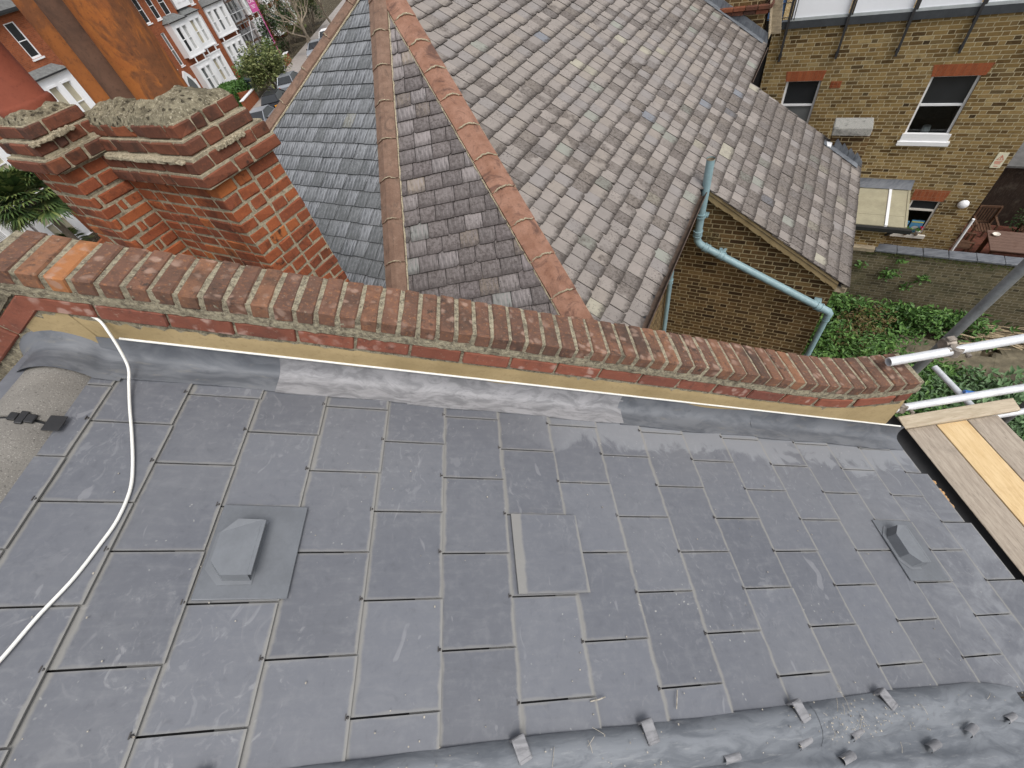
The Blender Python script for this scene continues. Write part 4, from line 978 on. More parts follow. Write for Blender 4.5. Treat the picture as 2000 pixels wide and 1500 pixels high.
# soil pipe
def pipe(pts, r, joints, mat='pipe', name='soil_pipe', open_top=False):
    mb = MB(); mb.tube(pts, r, 14, caps=not open_top)
    p_ = mb.build(name, [M[mat]], nb)
    for (c, d, l) in joints:
        c, d = Vector(c), Vector(d).normalized(); m2 = MB(); m2.tube([c - d*l, c - d*(l-.006), c + d*(l-.006), c + d*l], [r*1.02, r*1.16, r*1.16, r*1.02], 14); m2.tube([c - d*(l+.012), c - d*(l-.004)], r*1.28, 14); m2.tube([c + d*(l-.004), c + d*(l+.012)], r*1.28, 14)
        m2.build('pipe_collar', [M[mat]], p_)
    return p_
bz = 6.30
e0, e1 = N(-.825, bz, -4.34), N(1.24, bz, -5.25)
dd = (e1-e0).normalized()
pv = [N(-.815, bz, -3.02), N(-.815, bz, -3.5), N(-.82, bz, -4.18), N(-.81, bz, -4.27), N(-.77, bz, -4.33), N(-.70, bz, -4.375)]
pv += [pv[-1] + (e1-pv[-1])*f for f in (.1, .5, .9, .97)] + [e1, e1 + NA*.025 - ZV*.035 , e1 + NA*.02 - ZV*.09]
sp_ = pipe(pv, .055, [(N(-.817, bz, -3.85), ZV, .02), (N(-.82, bz, -4.15), ZV, .035), (pv[5] + dd*.04, dd, .03), (pv[5] + dd*.30, dd, .035), (e1 - dd*.16, dd, .03)], open_top=True)
mb = MB(); mb.tube([N(-.815, bz, -3.03), N(-.815, bz, -3.6)], .049, 14, caps=False); mb.tube([N(-.815, bz, -3.028), N(-.815, bz, -3.018)], .058, 14, caps=False); mb.build('pipe_mouth', [M['fasc']], sp_)
for (c, d) in ((N(-.77, 6.36, -3.87), 0), (pv[5]+dd*.3+NB*.06+ZV*.05, 0), (e1 - dd*.2 + NB*.06 + ZV*.05, 0)):
    mb = MB(); mb.cbox(c, NA*.05, NB*.05, ZV*.018, .004); mb.build('pipe_bracket', [M['pipe']], sp_)
pipe([e1 + NA*.02 - ZV*.06, e1 + NA*.02 - ZV*.3, e1 + NA*.02 - ZV*1.7, N(1.26, bz, -9.5)], .042, [(e1 + NA*.02 - ZV*.13, ZV, .03), (e1 + NA*.02 - ZV*1.05, ZV, .03)], name='downpipe')
pipe([N(-.99, 6.1, -3.62), N(-1.12, 6.2, -3.75), N(-1.13, 6.26, -3.95), N(-1.13, 6.26, -6.5), N(-1.13, 6.26, -9.5)], .04, [(N(-1.13, 6.26, -5.1), ZV, .03)], name='downpipe')
# dead ivy by the pipe
mb = MB(); rnd = random.Random(4)
for i in range(150):
    q = rnd.choice([(-.69, -4.18), (-.6, -4.28), (-.45, -4.42), (-.66, -4.25)]); p = N(q[0]+rnd.gauss(0, .05), 6.40-rnd.random()*.05, q[1]+rnd.gauss(0, .05)); d = Vector((rnd.uniform(-1, 1), rnd.uniform(-1, 1), rnd.uniform(-1, 1)))*.018
    mb.face([p, p+d, p+d+Vector((.008, .004, .008)), p+Vector((.008, 0, .006))])
tag(mb.build('dead_ivy', [M['leaf2']]), 'dry brown scraps of ivy clinging to the dark gable beside the pale blue pipe bend', 'plant')

# pier with a stone cap at the far verge
pr = thing('capped_pier', 'short dark brick pier under a grey stone cap at the far verge of the slates', 'pier', N(1.0, 10.1, -5.0))
mb = MB(); P0_ = lambda a, z: N(a, 9.88, z)
mb.prism([N(.72, 9.86, -4.20), N(1.29, 9.86, -4.20), N(1.29, 9.86, -4.95), N(.72, 9.86, -4.75)], NB*.34); mb.build('brick_body', [M['yellow_d']], pr)
mb = MB(); mb.cbox(N(.98, 9.99, -4.145), NA*.285, NB*.22, ZV*.062, .012, 0, .008); mb.build('cap_stone', [M['capstone']], pr)
mb = MB()
for i in range(4):
    a0 = .80 + i*.125; mb.prism([N(a0, 9.855, zv(a0)+.02), N(a0+.15, 9.855, zv(a0+.15)+.02), N(a0+.15, 9.855, zv(a0)+.02), N(a0+.02, 9.855, zv(a0)+.18), N(a0, 9.855, zv(a0)+.14)], -NB*.012)
mb.prism([N(.62, 9.70, zv(.62)+.03), N(1.27, 9.70, zv(1.27)+.03), N(1.27, 9.855, zv(1.27)+.035), N(.62, 9.855, zv(.62)+.035)], nC*.006); mb.build('lead_soaker', [M['lead_low']], pr)
mb = MB(); mb.cbox(N(.70, 9.78, zv(.7)+.03), NA*.05, NB*.07, ZV*.03, .01, 0, .012); mb.build('mortar', [M['white']], pr)

# far chimney with stepped lead on the main slope
fc = thing('corbelled_chimney', 'brick chimney base with stepped lead flashing at the far edge of the slates', 'chimney', N(-1.6, 12.2, -3.0))
mb = MB(); mb.prism([N(-2.6, 12.02, -3.9), N(-.99, 12.02, -3.9), N(-.99, 12.02, -2.86), N(-2.6, 12.02, -1.4)], NB*.5); mb.prism([N(-2.6, 12.03, -2.9), N(-1.05, 12.03, -2.9), N(-1.05, 12.03, -1.3), N(-2.6, 12.03, -1.3)], NB*.48)
mb.build('brick_body', [M['yellow_d']], fc)
mb = MB()
for (z, d) in ((-2.895, .06), (-2.82, .09)):
    for i in range(8): mb.cbox(N(-1.13 - i*.2255 + d, 12.02-d+.05, z+.033), NA*.107, NB*.06, ZV*.0325, .005, 0, .002)
    for i in range(3): mb.cbox(N(-1.05 + d, 12.0-d+.17+i*.22, z+.033), NA*.06, NB*.105, ZV*.0325, .005, 0, .002)
mb.build('corbel', [M['redsoot']], fc)
mb = MB(); 
for i in range(11):
    a = -1.0 - i*.15; z = zv(a); mb.prism([N(a, 11.995, z+.01), N(a+.15, 11.995, zv(a+.15)+.01), N(a+.15, 11.995, z+.10), N(a, 11.995, z+.19)], NB*.012)
mb.prism([N(-.93, 11.85, zv(-.93)+.03), N(-2.8, 11.85, zv(-2.8)+.03), N(-2.8, 12.0, zv(-2.8)+.035), N(-.93, 12.0, zv(-.93)+.035)], nC*.006); mb.build('stepped_flashing', [M['lead_low']], fc)
mb = MB()                                                     # tile hung slope beside it
for i in range(16):
    s = i*.045; mb.cbox(N(-.97 + s*.18, 12.30, -2.62 - s), NA*.008 , NB*.32, ZV*.03, .003, 0, .002)
    mb.cbox(N(-.875 + s*.18, 12.28, -2.62 - s), NA*.09, NB*.012, ZV*.024, .003, 0, .002)
mb.build('hung_tiles', [M['fasc']], fc)

# ================================================================ YELLOW BRICK HOUSE on the right
rh = thing('yellow_brick_house', 'yellow stock brick house wall with sash windows and a glass balustrade along its top', 'house', N(1.6, 13.3, -9.5))
WB = 13.09
FR = lambda u, v, z: N(u, WB - v, z)
W1, W2, W3 = (-.335, .365, -5.62, -4.468), (2.31, 3.10, -5.70, -4.455), (3.095, 3.66, -7.97, -7.09)
mb = MB(); panel(mb, FR, -.87, 4.37, -9.5, -3.45, [W1, W2, W3], .11)
mb.face([FR(4.37, 0, -9.5), FR(4.37, -8, -9.5), FR(4.37, -8, -3.45), FR(4.37, 0, -3.45)]); mb.face([FR(-.87, 0, -3.45), FR(4.37, 0, -3.45), FR(4.37, -8, -3.45), FR(-.87, -8, -3.45)])
mb.build('wall', [M['yellow']], rh)
def sash(F, o, parent, rail, glass, frame='white', sill=True, fw=.045, rec=.06, zs=None, name='window'):
    a, b, c, d = o; mb = MB()
    fbox(mb, F, a, a+fw, -rec-.05, -rec, c, d); fbox(mb, F, b-fw, b, -rec-.05, -rec, c, d); fbox(mb, F, a+fw, b-fw, -rec-.05, -rec, d-fw*.6, d); fbox(mb, F, a+fw, b-fw, -rec-.05, -rec-.002, c, c+fw*1.5)
    fbox(mb, F, a+fw, b-fw, -rec-.045, -rec+.003, rail-.02, rail+.02)
    w = mb.build(name, [M[frame]], parent)
    g = glass if isinstance(glass, (list, tuple)) else (glass, glass)
    for (z0, z1, gm) in ((c+fw*1.5, rail-.02, g[1]), (rail+.02, d-fw*.6, g[0])):
        mb = MB(); fbox(mb, F, a+fw, b-fw, -rec-.035, -rec-.028, z0, z1); mb.build('pane', [M[gm]], w)
    if sill:
        mb = MB(); fbox(mb, F, a-.06, b+.08, -.10, .06, c-.10, c-.015); mb.build('sill', [M[frame]], w)
    return w
sash(FR, W1, rh, -4.985, ('glass', 'glassg')); w2 = sash(FR, W2, rh, -5.005, ('glass', 'clear')); sash(FR, W3, rh, -7.345, ('glass', 'clear'), 'cream', True, .04, .03)
for w in (W2, W3):
    mb = MB(); fbox(mb, FR, w[0]-.2, w[1]+.2, -1.2, -1.15, w[2]-.3, w[3]+.2); fbox(mb, FR, w[0]-.2, w[0]-.15, -1.15, -.13, w[2]-.3, w[3]+.2); fbox(mb, FR, w[1]+.15, w[1]+.2, -1.15, -.13, w[2]-.3, w[3]+.2); fbox(mb, FR, w[0]-.15, w[1]+.15, -1.15, -.13, w[3]+.15, w[3]+.2); fbox(mb, FR, w[0]-.15, w[1]+.15, -1.15, -.13, w[2]-.3, w[2]-.02); mb.build('room', [M['anth']], rh)  # dark-walled box added to keep light out, so the interior looks dim
mb = MB(); fbox(mb, FR, 2.28, 3.14, -.05, .03, -5.715, -5.56); mb.build('apron', [M['white']], w2)
for (a, b, c, d, k, m_) in ((-.39, .40, -4.468, -4.27, .03, 'rub'), (2.25, 3.20, -4.455, -4.245, .05, 'rub'), (3.04, 3.72, -7.09, -6.82, .03, 'arch2')):
    mb = MB(); mb.prism([FR(a+k, .004, c), FR(b-k, .004, c), FR(b, .004, d), FR(a, .004, d)], NB*.10); mb.build('lintel', [M[m_]], rh)
mb = MB(); fbox(mb, FR, .55, .76, -.02, .008, -4.625, -4.49); 
for i in range(4): fbox(mb, FR, .565, .745, .008, .014, -4.61 + i*.031, -4.592 + i*.031)
mb.build('air_brick', [M['arch2']], rh)
mb = MB(); fbox(mb, FR, -1.9, -.875, -8, -.06, -9.5, -3.3); mb.build('shaded_gap_block', [M['black']], rh)  # black block put in for the deep shade of the gap beside the wall
# balustrade
mb = MB(); fbox(mb, FR, -.85, 4.5, -.10, .05, -3.46, -3.33); mb.build('fascia', [M['anth']], rh)
mb = MB(); fbox(mb, FR, -.62, 4.5, .0, .045, -3.328, -3.28); mb.build('trim', [M['palegrey']], rh)
GL = [-.60, .485, 1.535, 2.54, 3.6, 4.4]
for i in range(5):
    mb = MB(); fbox(mb, FR, GL[i]+.035, GL[i+1]-.035, .012, .026, -3.278, -1.9); mb.build('balustrade_panel', [M['sky_white']], rh)
for i, a in enumerate(GL[:5]):
    mb = MB(); fbox(mb, FR, a-.022, a+.022, .052, .085, -4.045, -1.9); fbox(mb, FR, a-.03, a+.03, .0, .052, -3.56, -3.50); fbox(mb, FR, a-.03, a+.03, .0, .052, -3.98, -3.92); fbox(mb, FR, a+.028, a+.055, .02, .05, -3.3, -1.9)
    mb.build('balustrade_post', [M['blackiron']], rh)
mb = MB(); 
for i in range(3): mb.box(N(-.78-.12*i, WB-.06, -2.6), NA*.05, NB*.01, ZV*.68)
mb.build('blue_panel', [M['blueglass']], rh)
mb = MB(); 
for i in range(5): mb.tube([N(-.95+.11*i, WB-.09, -3.3), N(-.95+.11*i, WB-.09, -1.9)], .009, 5)
for z in (-3.25, -3.0, -2.75): mb.tube([N(-1.2, WB-.09, z), N(-.62, WB-.09, z)], .009, 5)
mb.build('railing', [M['blackiron']], rh)
mb = MB(); mb.lathe(FR(4.06, .0, -7.1), [(0, 0)], 6) if False else None
ctr = FR(4.06, .055, -7.09)
for (i0, rows) in ((0, 1),):
    us, vs2 = frange(0, 2*pi, 20), frange(0, pi/2, 6)
    mb.grid(lambda a, b: ctr + NA*(.105*cos(a)*cos(b)) + ZV*(.105*sin(a)*cos(b)) - NB*(.075*sin(b)), us, vs2)
wl_ = mb.build('wall_lamp', [M['white']], rh)
mb = MB(); mb.tube([FR(4.06, -.01, -7.09), ctr + NB*.001], .085, 16); mb.build('lamp_base', [M['black']], wl_)
mb = MB(); mb.tube([FR(4.425, .03, -9.5), FR(4.425, .03, -7.45)], .03, 10); mb.build('downpipe', [M['white']], rh)
# glazed lean-to
ln = MB()
LF = lambda a, t: N(a, WB - .02 - t*1.40, -6.785 - t*.20)
for (a0, a1, k_) in ((1.30, 2.52, 0), (2.585, 2.90, 1)):
    mb = MB(); mb.prism([LF(a0, .02), LF(a1, .02), LF(a1, 1), LF(a0, 1)], -ZV*.018); lt0 = mb.build('lean_to_panel', [M['poly']], rh)
mb = MB(); mb.prism([LF(2.525, .0)+ZV*.02, LF(2.58, .0)+ZV*.02, LF(2.58, 1)+ZV*.02, LF(2.525, 1)+ZV*.02], -ZV*.045); mb.build('glazing_bar', [M['white']], rh)
mb = MB(); mb.prism([LF(2.90, 0)+ZV*.012, LF(2.945, 0)+ZV*.012, LF(2.945, 1)+ZV*.012, LF(2.90, 1)+ZV*.012], -ZV*.07); mb.prism([LF(1.3, .73)+ZV*.008, LF(2.9, .73)+ZV*.008, LF(2.9, .745)+ZV*.008, LF(1.3, .745)+ZV*.008], -ZV*.02); mb.build('lean_to_trim', [M['poly']], rh)
mb = MB(); mb.grid(lambda a, i: FR(a, .015 + .12*(i/4)**1.5, -6.60 - .045*i - .01*mnoise.noise(Vector((a*9, i, 0)))), frange(1.25, 2.95, 24), range(5)); mb.build('lead_flashing', [M['lead_dark']], rh)
mb = MB(); mb.box(N(2.2, WB-1.46, -7.05), NA*.85, NB*.05, ZV*.045); mb.tube([N(2.72, WB-1.46, -7.10), N(2.66, WB-1.35, -7.25), N(2.62, WB-1.2, -7.33), N(2.62, WB-1.2, -8.2)], .035, 8); mb.build('gutter', [M['black']], rh)
mb = MB(); mb.box(N(2.0, WB-.75, -8.3), NA*.62, NB*.62, ZV*1.2); mb.build('lean_to_wall', [M['yellow']], rh)

# small things about the windows
mb = MB(); mb.lathe(N(2.69, WB+.19, -5.64), [(.0, 0), (.07, .005), (.08, .06), (.075, .16), (.06, .17), (0, .165)], 14); tag(mb.build('mug', [M['white']]), 'pale cup standing inside the sill of the largest sash window', 'cup')
mb = MB(); fbox(mb, FR, 3.13, 3.64, -.30, -.09, -7.96, -7.90); mb.build('inner_sill', [M['cream']], rh)
def packet(a, w, h, z, lab, band):
    t = thing('packet', lab, 'packet', FR(a, -.16, z)); mb = MB(); fbox(mb, FR, a-w/2, a+w/2, -.055, -.028, z, z+h); mb.build('box', [M['packet']], t)
    if band: mb = MB(); fbox(mb, FR, a-w/2+.005, a+w/2-.005, -.028, -.026, z+h*.86, z+h*.95); mb.build('band', [M['packy']], t); mb = MB(); mb.lathe(FR(a, -.139, z+h*.45), [(0, 0), (.0, 0)], 6) if False else None; mb.grid(lambda u, v: FR(a + .07*cos(u)*v, -.0255, z+h*.45 + .05*sin(u)*v), frange(0, 2*pi, 12), [0.01, 1]); mb.build('motif', [M['glassw']], t)
    else: mb = MB(); fbox(mb, FR, a-w/2+.01, a+w/2-.02, -.028, -.026, z+h*.40, z+h*.52); mb.build('band', [M['carblk']], t)
packet(3.46, .25, .34, -7.98, 'blue packet with a yellow band standing in the lowest window', True); packet(3.225, .15, .30, -7.98, 'smaller blue packet with a dark stripe at the left of the lowest window', False)
for (a, r, lab, m_) in ((3.33, .055, 'brown clay flowerpot on the sill of the lowest window', 'potclay'), (3.54, .05, 'cream flowerpot with a red flower on the sill of the lowest window', 'cream')):
    t = thing('flowerpot', lab, 'flowerpot', FR(a, .05, -7.985)); mb = MB(); mb.lathe(FR(a, .05, -7.985), [(0, 0), (r*.72, 0), (r, .11), (r*1.08, .115), (r*1.08, .14), (r*.9, .14), (r*.85, .11), (0, .11)], 14); mb.build('pot', [M[m_]], t)
    mb = MB(); rnd = random.Random(int(a*100))
    for i in range(40):
        p = FR(a + rnd.gauss(0, .03), .05+rnd.gauss(0, .025), -7.85 + rnd.random()*.05); d = Vector((rnd.gauss(0, 1), rnd.gauss(0, 1), rnd.gauss(.4, 1))).normalized()*.035; e = d.orthogonal().normalized()*.014; mb.face([p-d, p+e, p+d, p-e])
    mb.build('foliage', [M['leaf1']], t)
    if m_ == 'cream':
        mb = MB()
        for i in range(7): p = FR(a+.04+rnd.gauss(0, .03), .05+rnd.gauss(0, .02), -7.77+rnd.gauss(0, .02)); mb.lathe(p, [(0, -.015), (.022, 0), (0, .015)], 6)
        mb.build('bloom', [M['flower']], t)
sg = thing('warning_sign', 'small cream warning sign with a red triangle high on the yellow brick wall', 'sign', FR(4.19, .01, -6.25))
mb = MB(); fbox(mb, FR, 4.10, 4.275, .003, .012, -6.245, -5.92); mb.build('board', [M['signbg']], sg)
mb = MB(); T = [(4.187, -5.965), (4.125, -6.075), (4.25, -6.075)]; cx, cz = 4.187, -6.04
for i in range(3):
    p, q = T[i], T[(i+1) % 3]; k = .72; mb.face([FR(p[0], .0135, p[1]), FR(q[0], .0135, q[1]), FR(cx+(q[0]-cx)*k, .0135, cz+(q[1]-cz)*k), FR(cx+(p[0]-cx)*k, .0135, cz+(p[1]-cz)*k)])
fbox(mb, FR, 4.181, 4.193, .0125, .0135, -6.05, -6.005); fbox(mb, FR, 4.181, 4.193, .0125, .0135, -6.066, -6.057)
for (z, a, b) in ((-6.10, 4.12, 4.25), (-6.125, 4.125, 4.24), (-6.15, 4.14, 4.235), (-6.20, 4.15, 4.22)): fbox(mb, FR, a, b, .0125, .0135, z-.012, z)
mb.build('red_marking', [M['redink']], sg)

# ================================================================ GARDEN
GZ = -9.5
def gnd(x, y):
    t = max(0, min(1, (x + 9) / -7.0)); t = t*t*(3-2*t); return -9.5 - 1.5*t
mb = MB(); xs = [-400, -200, -120, -80, -60, -50, -40, -32, -26, -22, -18, -16, -14, -12, -10, -8, -5, 0, 4, 8, 12, 16, 22, 40, 90, 200, 400]
mb.grid(lambda x, y: Vector((x, y, gnd(x, y) - .02)), xs, [-60, -20, 0, 5, 10, 15, 20, 30, 50, 80, 120, 200, 400]); struct(mb.build('ground', [M['soil']]))
gw = thing('garden_wall', 'mossy old brick garden wall with a grey slab coping behind the overgrown plants', 'wall', N(5, 11.7, -9.5))
mb = MB(); mb.prism([N(1.25, 11.66, -9.6), N(9.5, 11.66, -9.6), N(9.5, 11.66, -7.66), N(1.25, 11.66, -7.66)], NB*.22); mb.build('brick_body', [M['gwall']], gw)
mb = MB(); rnd = random.Random(14); a = 2.58
while a < 9.4:
    w = rnd.uniform(.42, .5); mb.cbox(N(a+w/2, 11.75, -7.615 + rnd.uniform(-.004, .004)), NA*(w/2-.003), NB*.145, ZV*.028, .008, 0, .004, rnd); a += w
mb.build('coping', [M['lead_dark']], gw)
mb = MB(); mb.cbox(N(1.95, 11.74, -7.60), NA*.62, NB*.16, ZV*.05, .01); mb.build('end_slab', [M['fasc']], gw)
mb = MB()                                                     # moss skirt below the coping
for i in range(900):
    p = N(rnd.uniform(2.4, 9.3), 11.655, -7.66 - abs(rnd.gauss(0, .06))); d = rnd.uniform(.012, .03); mb.face([p, p + NA*d - NB*.01, p + NA*d - ZV*d - NB*.004, p - ZV*d])
o = mb.build('moss', [M['leaf4']], gw); struct(o, 'stuff')

def leafclump(mb, c, r, n, L, rnd, up=.4, wid=.42, flat=.6):
    for i in range(n):
        v = Vector((rnd.gauss(0, 1), rnd.gauss(0, 1), rnd.gauss(0, 1))).normalized()*(rnd.random()**.4); p = Vector(c) + Vector((v.x*r[0], v.y*r[1], v.z*r[2]))
        d = Vector((rnd.gauss(0, 1), rnd.gauss(0, 1), rnd.gauss(0, .5)+.1)).normalized(); l = L*rnd.uniform(.6, 1.25)
        s_ = d.cross(Vector((rnd.gauss(0, .35), rnd.gauss(0, .35), 1))).normalized()*l*wid; n_ = s_.cross(d).normalized()*l*.10
        mb.face([p, p + d*l*.45 + s_*.5 + n_, p + d*l, p + d*l*.45 - s_*.5 + n_])
rnd = random.Random(77)
def cover(name, mat, spots, label, cat='ground cover'):
    mb = MB(); stem = []
    for (a, b, ra, rb, h, n, L) in spots: 
        for k in range(n):
            aa, bb = a + rnd.gauss(0, .5)*ra, b + rnd.gauss(0, .5)*rb
            hh = h*rnd.uniform(.25, 1.0)*(1 - .35*min(1, (((aa-a)/ra)**2 + ((bb-b)/rb)**2)))
            leafclump(mb, N(aa, bb, GZ + hh), (.16, .16, .09), 9, L, rnd)
    o = tag(mb.build(name, [mat]), label, cat); struct(o, 'stuff'); return o
cover('ground_cover', M['leaf1'], [(2.0, 11.0, .7, .6, .9, 75, .13), (3.0, 9.2, 1.2, 1.3, .8, 210, .13), (2.2, 8.4, .9, 1.2, .7, 120, .13), (3.9, 11.1, 1.0, .4, .75, 120, .14), (4.9, 11.2, .6, .35, .7, 60, .14), (2.2, 9.9, .8, .7, .8, 90, .13), (3.8, 7.6, 1.2, 1.2, .6, 110, .12), (3.9, 9.3, .8, .6, .5, 60, .13), (5.8, 7.2, 1.5, 1.2, .6, 90, .14), (2.6, 9.9, 1.5, 1.5, .6, 240, .13), (4.5, 9.6, 1.2, .5, .4, 60, .13), (4.9, 7.0, 1.6, 1.0, .5, 160, .13), (2.2, 11.2, .8, .3, .8, 60, .13), (3.4, 8.6, 1.4, 1.2, .55, 150, .13), (4.6, 7.9, 1.4, 1.2, .5, 140, .13), (3.3, 11.2, 1.6, .3, .7, 90, .13), (1.9, 7.4, .7, 1.0, .6, 60, .12)], 'dense green bramble leaves covering the garden between the gable and the mossy wall')
cover('ground_cover', M['leaf2'], [(2.9, 10.6, .7, .7, .95, 90, .10), (2.6, 10.0, .6, .5, .8, 60, .09), (4.7, 8.6, .8, .5, .2, 30, .09)], 'brownish dying leaves in the middle of the green brambles')
cover('ground_cover', M['leaf3'], [(5.6, 9.3, .8, .5, .4, 50, .15), (4.4, 9.0, .6, .6, .5, 60, .15), (6.3, 8.6, .9, .6, .5, 60, .16), (5.2, 9.0, .9, .9, .6, 150, .17), (5.0, 8.2, .8, .8, .6, 90, .16), (5.9, 8.3, .8, .7, .5, 70, .17), (4.3, 8.2, .6, .7, .5, 50, .15)], 'paler long-leaved plants nearest the scaffold tubes')
rnd = random.Random(55)
mb = MB()
for (a, b, w, d, ro) in ((3.95, 10.55, .42, .33, .2), (4.55, 10.5, .5, .36, -.1), (4.95, 10.75, .36, .3, .5), (5.35, 10.2, .55, .42, .1), (6.1, 10.2, .6, .5, -.2), (5.6, 9.75, .35, .3, .4), (6.5, 9.4, .5, .45, .1), (6.1, 10.95, .4, .25, .3), (2.2, 10.1, .4, .3, .3), (6.9, 10.4, .5, .6, 0)):
    mb.cbox(N(a, b, GZ+.05), NA*w*cos(ro) + NB*w*sin(ro), NB*d*cos(ro) - NA*d*sin(ro), ZV*.06, .05, 0, .02, rnd)
struct(mb.build('stone_path', [M['stone']]))
mb = MB()
for i in range(90):
    a, b = 5.9 + rnd.gauss(0, .6), 11.2 + rnd.gauss(0, .16); l = rnd.uniform(.3, .9); an = rnd.gauss(.05, .3); z = GZ + .05 + rnd.random()*.3
    d = N(cos(an), sin(an)*.5, rnd.gauss(0, .1)); mb.tube([N(a, b, z) - d*l*.6, N(a, b, z + rnd.gauss(.03, .04)), N(a, b, z) + d*l*.6], rnd.uniform(.008, .022), 5)
o = tag(mb.build('branch_pile', [M['twig_p']]), 'heap of cut dry branches against the foot of the mossy wall', 'branches'); struct(o, 'stuff')
for (a, z, r, n, lab) in ((3.10, -8.17, .26, 46, 'largest bright green tuft growing out of the mossy wall face'), (3.78, -8.24, .16, 22, 'dark tuft on the mossy wall, right of the largest bright one'), (3.17, -7.79, .10, 12, 'tiny pale sprig on the mossy wall just under the coping'), (2.46, -8.05, .14, 14, 'dark sprig on the mossy wall beside the slate roof corner'), (3.54, -8.50, .13, 13, 'lowest small tuft on the mossy wall above the brambles')):
    mb = MB(); leafclump(mb, N(a, 11.58, z), (r, .10, r*.7), n*2, .11, random.Random(int(a*100)), wid=.5); tag(mb.build('wall_plant', [M['leaf1']], None, N(a, 11.66, z)), lab, 'plant', 'plants rooted in the mossy wall')

# patio beyond
mb = MB(); mb.prism([N(1.3, 11.88, -9.47), N(9.5, 11.88, -9.47), N(9.5, 17, -9.47), N(1.3, 17, -9.47)], -ZV*.05); struct(mb.build('patio', [M['paving']]))
tb = thing('garden_table', 'brown slatted garden table on the red patio behind the mossy wall', 'table', N(6.3, 14.4, -9.46))
mb = MB(); 
for i in range(7): mb.cbox(N(6.35, 13.99 + i*.135, -8.77), NA*.90, NB*.064, ZV*.015, .004)
mb.build('table_top', [M['table']], tb)
mb = MB(); mb.box(N(6.35, 14.02, -8.83), NA*.82, NB*.015, ZV*.045); mb.box(N(6.35, 14.76, -8.83), NA*.82, NB*.015, ZV*.045); mb.box(N(5.53, 14.4, -8.83), NA*.015, NB*.36, ZV*.045); mb.build('apron', [M['wood_b']], tb)
for (a, b) in ((5.55, 14.05), (5.55, 14.74), (7.15, 14.05), (7.15, 14.74)): mb = MB(); mb.cbox(N(a, b, -9.11), NA*.04, NB*.04, ZV*.34, .004); mb.build('leg', [M['wood_b']], tb)
mb = MB(); mb.lathe(N(5.60, 14.62, -8.753), [(0, 0), (.05, 0), (.085, .05), (.075, .05), (.045, .015), (0, .012)], 16); tag(mb.build('bowl', [M['cream']]), 'small pale bowl on the corner of the brown garden table', 'bowl')
def chair(a, b, rot, lab):
    t = thing('garden_chair', lab, 'chair', N(a, b, -9.46), 'slatted chairs around the garden table'); u = N(cos(rot), sin(rot), 0); v = N(-sin(rot), cos(rot), 0); o = N(a, b, -9.46)
    mb = MB(); [mb.cbox(o + u*(-.19+.063*i) + ZV*.44, u*.023, v*.22, ZV*.01, .002) for i in range(7)]; mb.build('seat', [M['wood_b']], t)
    mb = MB(); [mb.cbox(o + u*(-.19+.063*i) + v*(.24) + ZV*.70, u*.016, v*.008, ZV*.22, .002) for i in range(7)]; mb.cbox(o + v*.24 + ZV*.93, u*.24, v*.014, ZV*.03, .003); mb.cbox(o + v*.24 + ZV*.48, u*.22, v*.012, ZV*.02, .003); mb.build('backrest', [M['wood_b']], t)
    for i in (-1, 1):
        for j in (-1, 1): mb = MB(); mb.cbox(o + u*.22*i + v*.22*j + ZV*(.47 if j > 0 else .32), u*.02, v*.02, ZV*(.47 if j > 0 else .32), .003); mb.build('leg', [M['wood_b']], t)
        mb = MB(); mb.cbox(o + u*.23*i + ZV*.65, u*.025, v*.24, ZV*.012, .003); mb.build('armrest', [M['wood_b']], t)
chair(5.50, 15.42, .05, 'dark slatted chair at the far side of the garden table'); chair(4.98, 14.5, 1.45, 'slatted chair by the corner of the yellow brick house at the table end'); chair(6.55, 15.45, -.1, 'slatted chair at the right behind the garden table')
sh = thing('garden_shed', 'dark timber shed with a pale grey felt roof behind the garden table', 'shed', N(7, 17, -9.5))
mb = MB(); mb.prism([N(4.4, 16.35, -9.5), N(10, 16.35, -9.5), N(10, 16.35, -7.72), N(4.4, 16.35, -7.72)], NB*3); mb.build('wall', [M['wood_s']], sh)
mb = MB(); mb.prism([N(4.3, 16.2, -7.72), N(10.2, 16.2, -7.72), N(10.2, 19.6, -6.9), N(4.3, 19.6, -6.9)], ZV*.05); mb.build('roof', [M['shedroof']], sh)
mb = MB(); rnd = random.Random(9); leafclump(mb, N(6.5, 15.75, -8.95), (.5, .35, .45), 420, .10, rnd); bz_ = N(6.5, 15.75, -9.46); tag(mb.build('patio_shrub', [M['leaf5']], None, bz_), 'dark leafy shrub between the garden table and the dark shed', 'shrub')

# ================================================================ SCAFFOLD
sc = thing('scaffold', 'galvanised tube scaffold with couplers at the eaves and parapet end', 'scaffold', (2.8, 1.6, -9.5))
def tub(p, q, mat='galv', r=.02415, name='tube'):
    p, q = Vector(p), Vector(q); mb = MB(); d = (q-p).normalized(); mb.tube([p, q], r, 16, caps=False); mb.tube([q, p], r-.0035, 16, caps=False)
    for c, s in ((p, -1), (q, 1)):
        o = d.orthogonal().normalized(); w = d.cross(o); n = 16
        A = [c + (o*cos(2*pi*i/n) + w*sin(2*pi*i/n))*r for i in range(n)]; B_ = [c + (o*cos(2*pi*i/n) + w*sin(2*pi*i/n))*(r-.0035) for i in range(n)]
        mb.add(A+B_, [(i, (i+1) % n, n+(i+1) % n, n+i) for i in range(n)])
    return mb.build(name, [M[mat]], sc)
tub((1.804, 1.395, -2.056), (5.2, 1.395, -2.056)); tub((2.15, 1.45, -2.68), (5.3, 1.45, -2.68)); tub((2.62, 1.68, -3.487), (5.2, 1.68, -3.487))
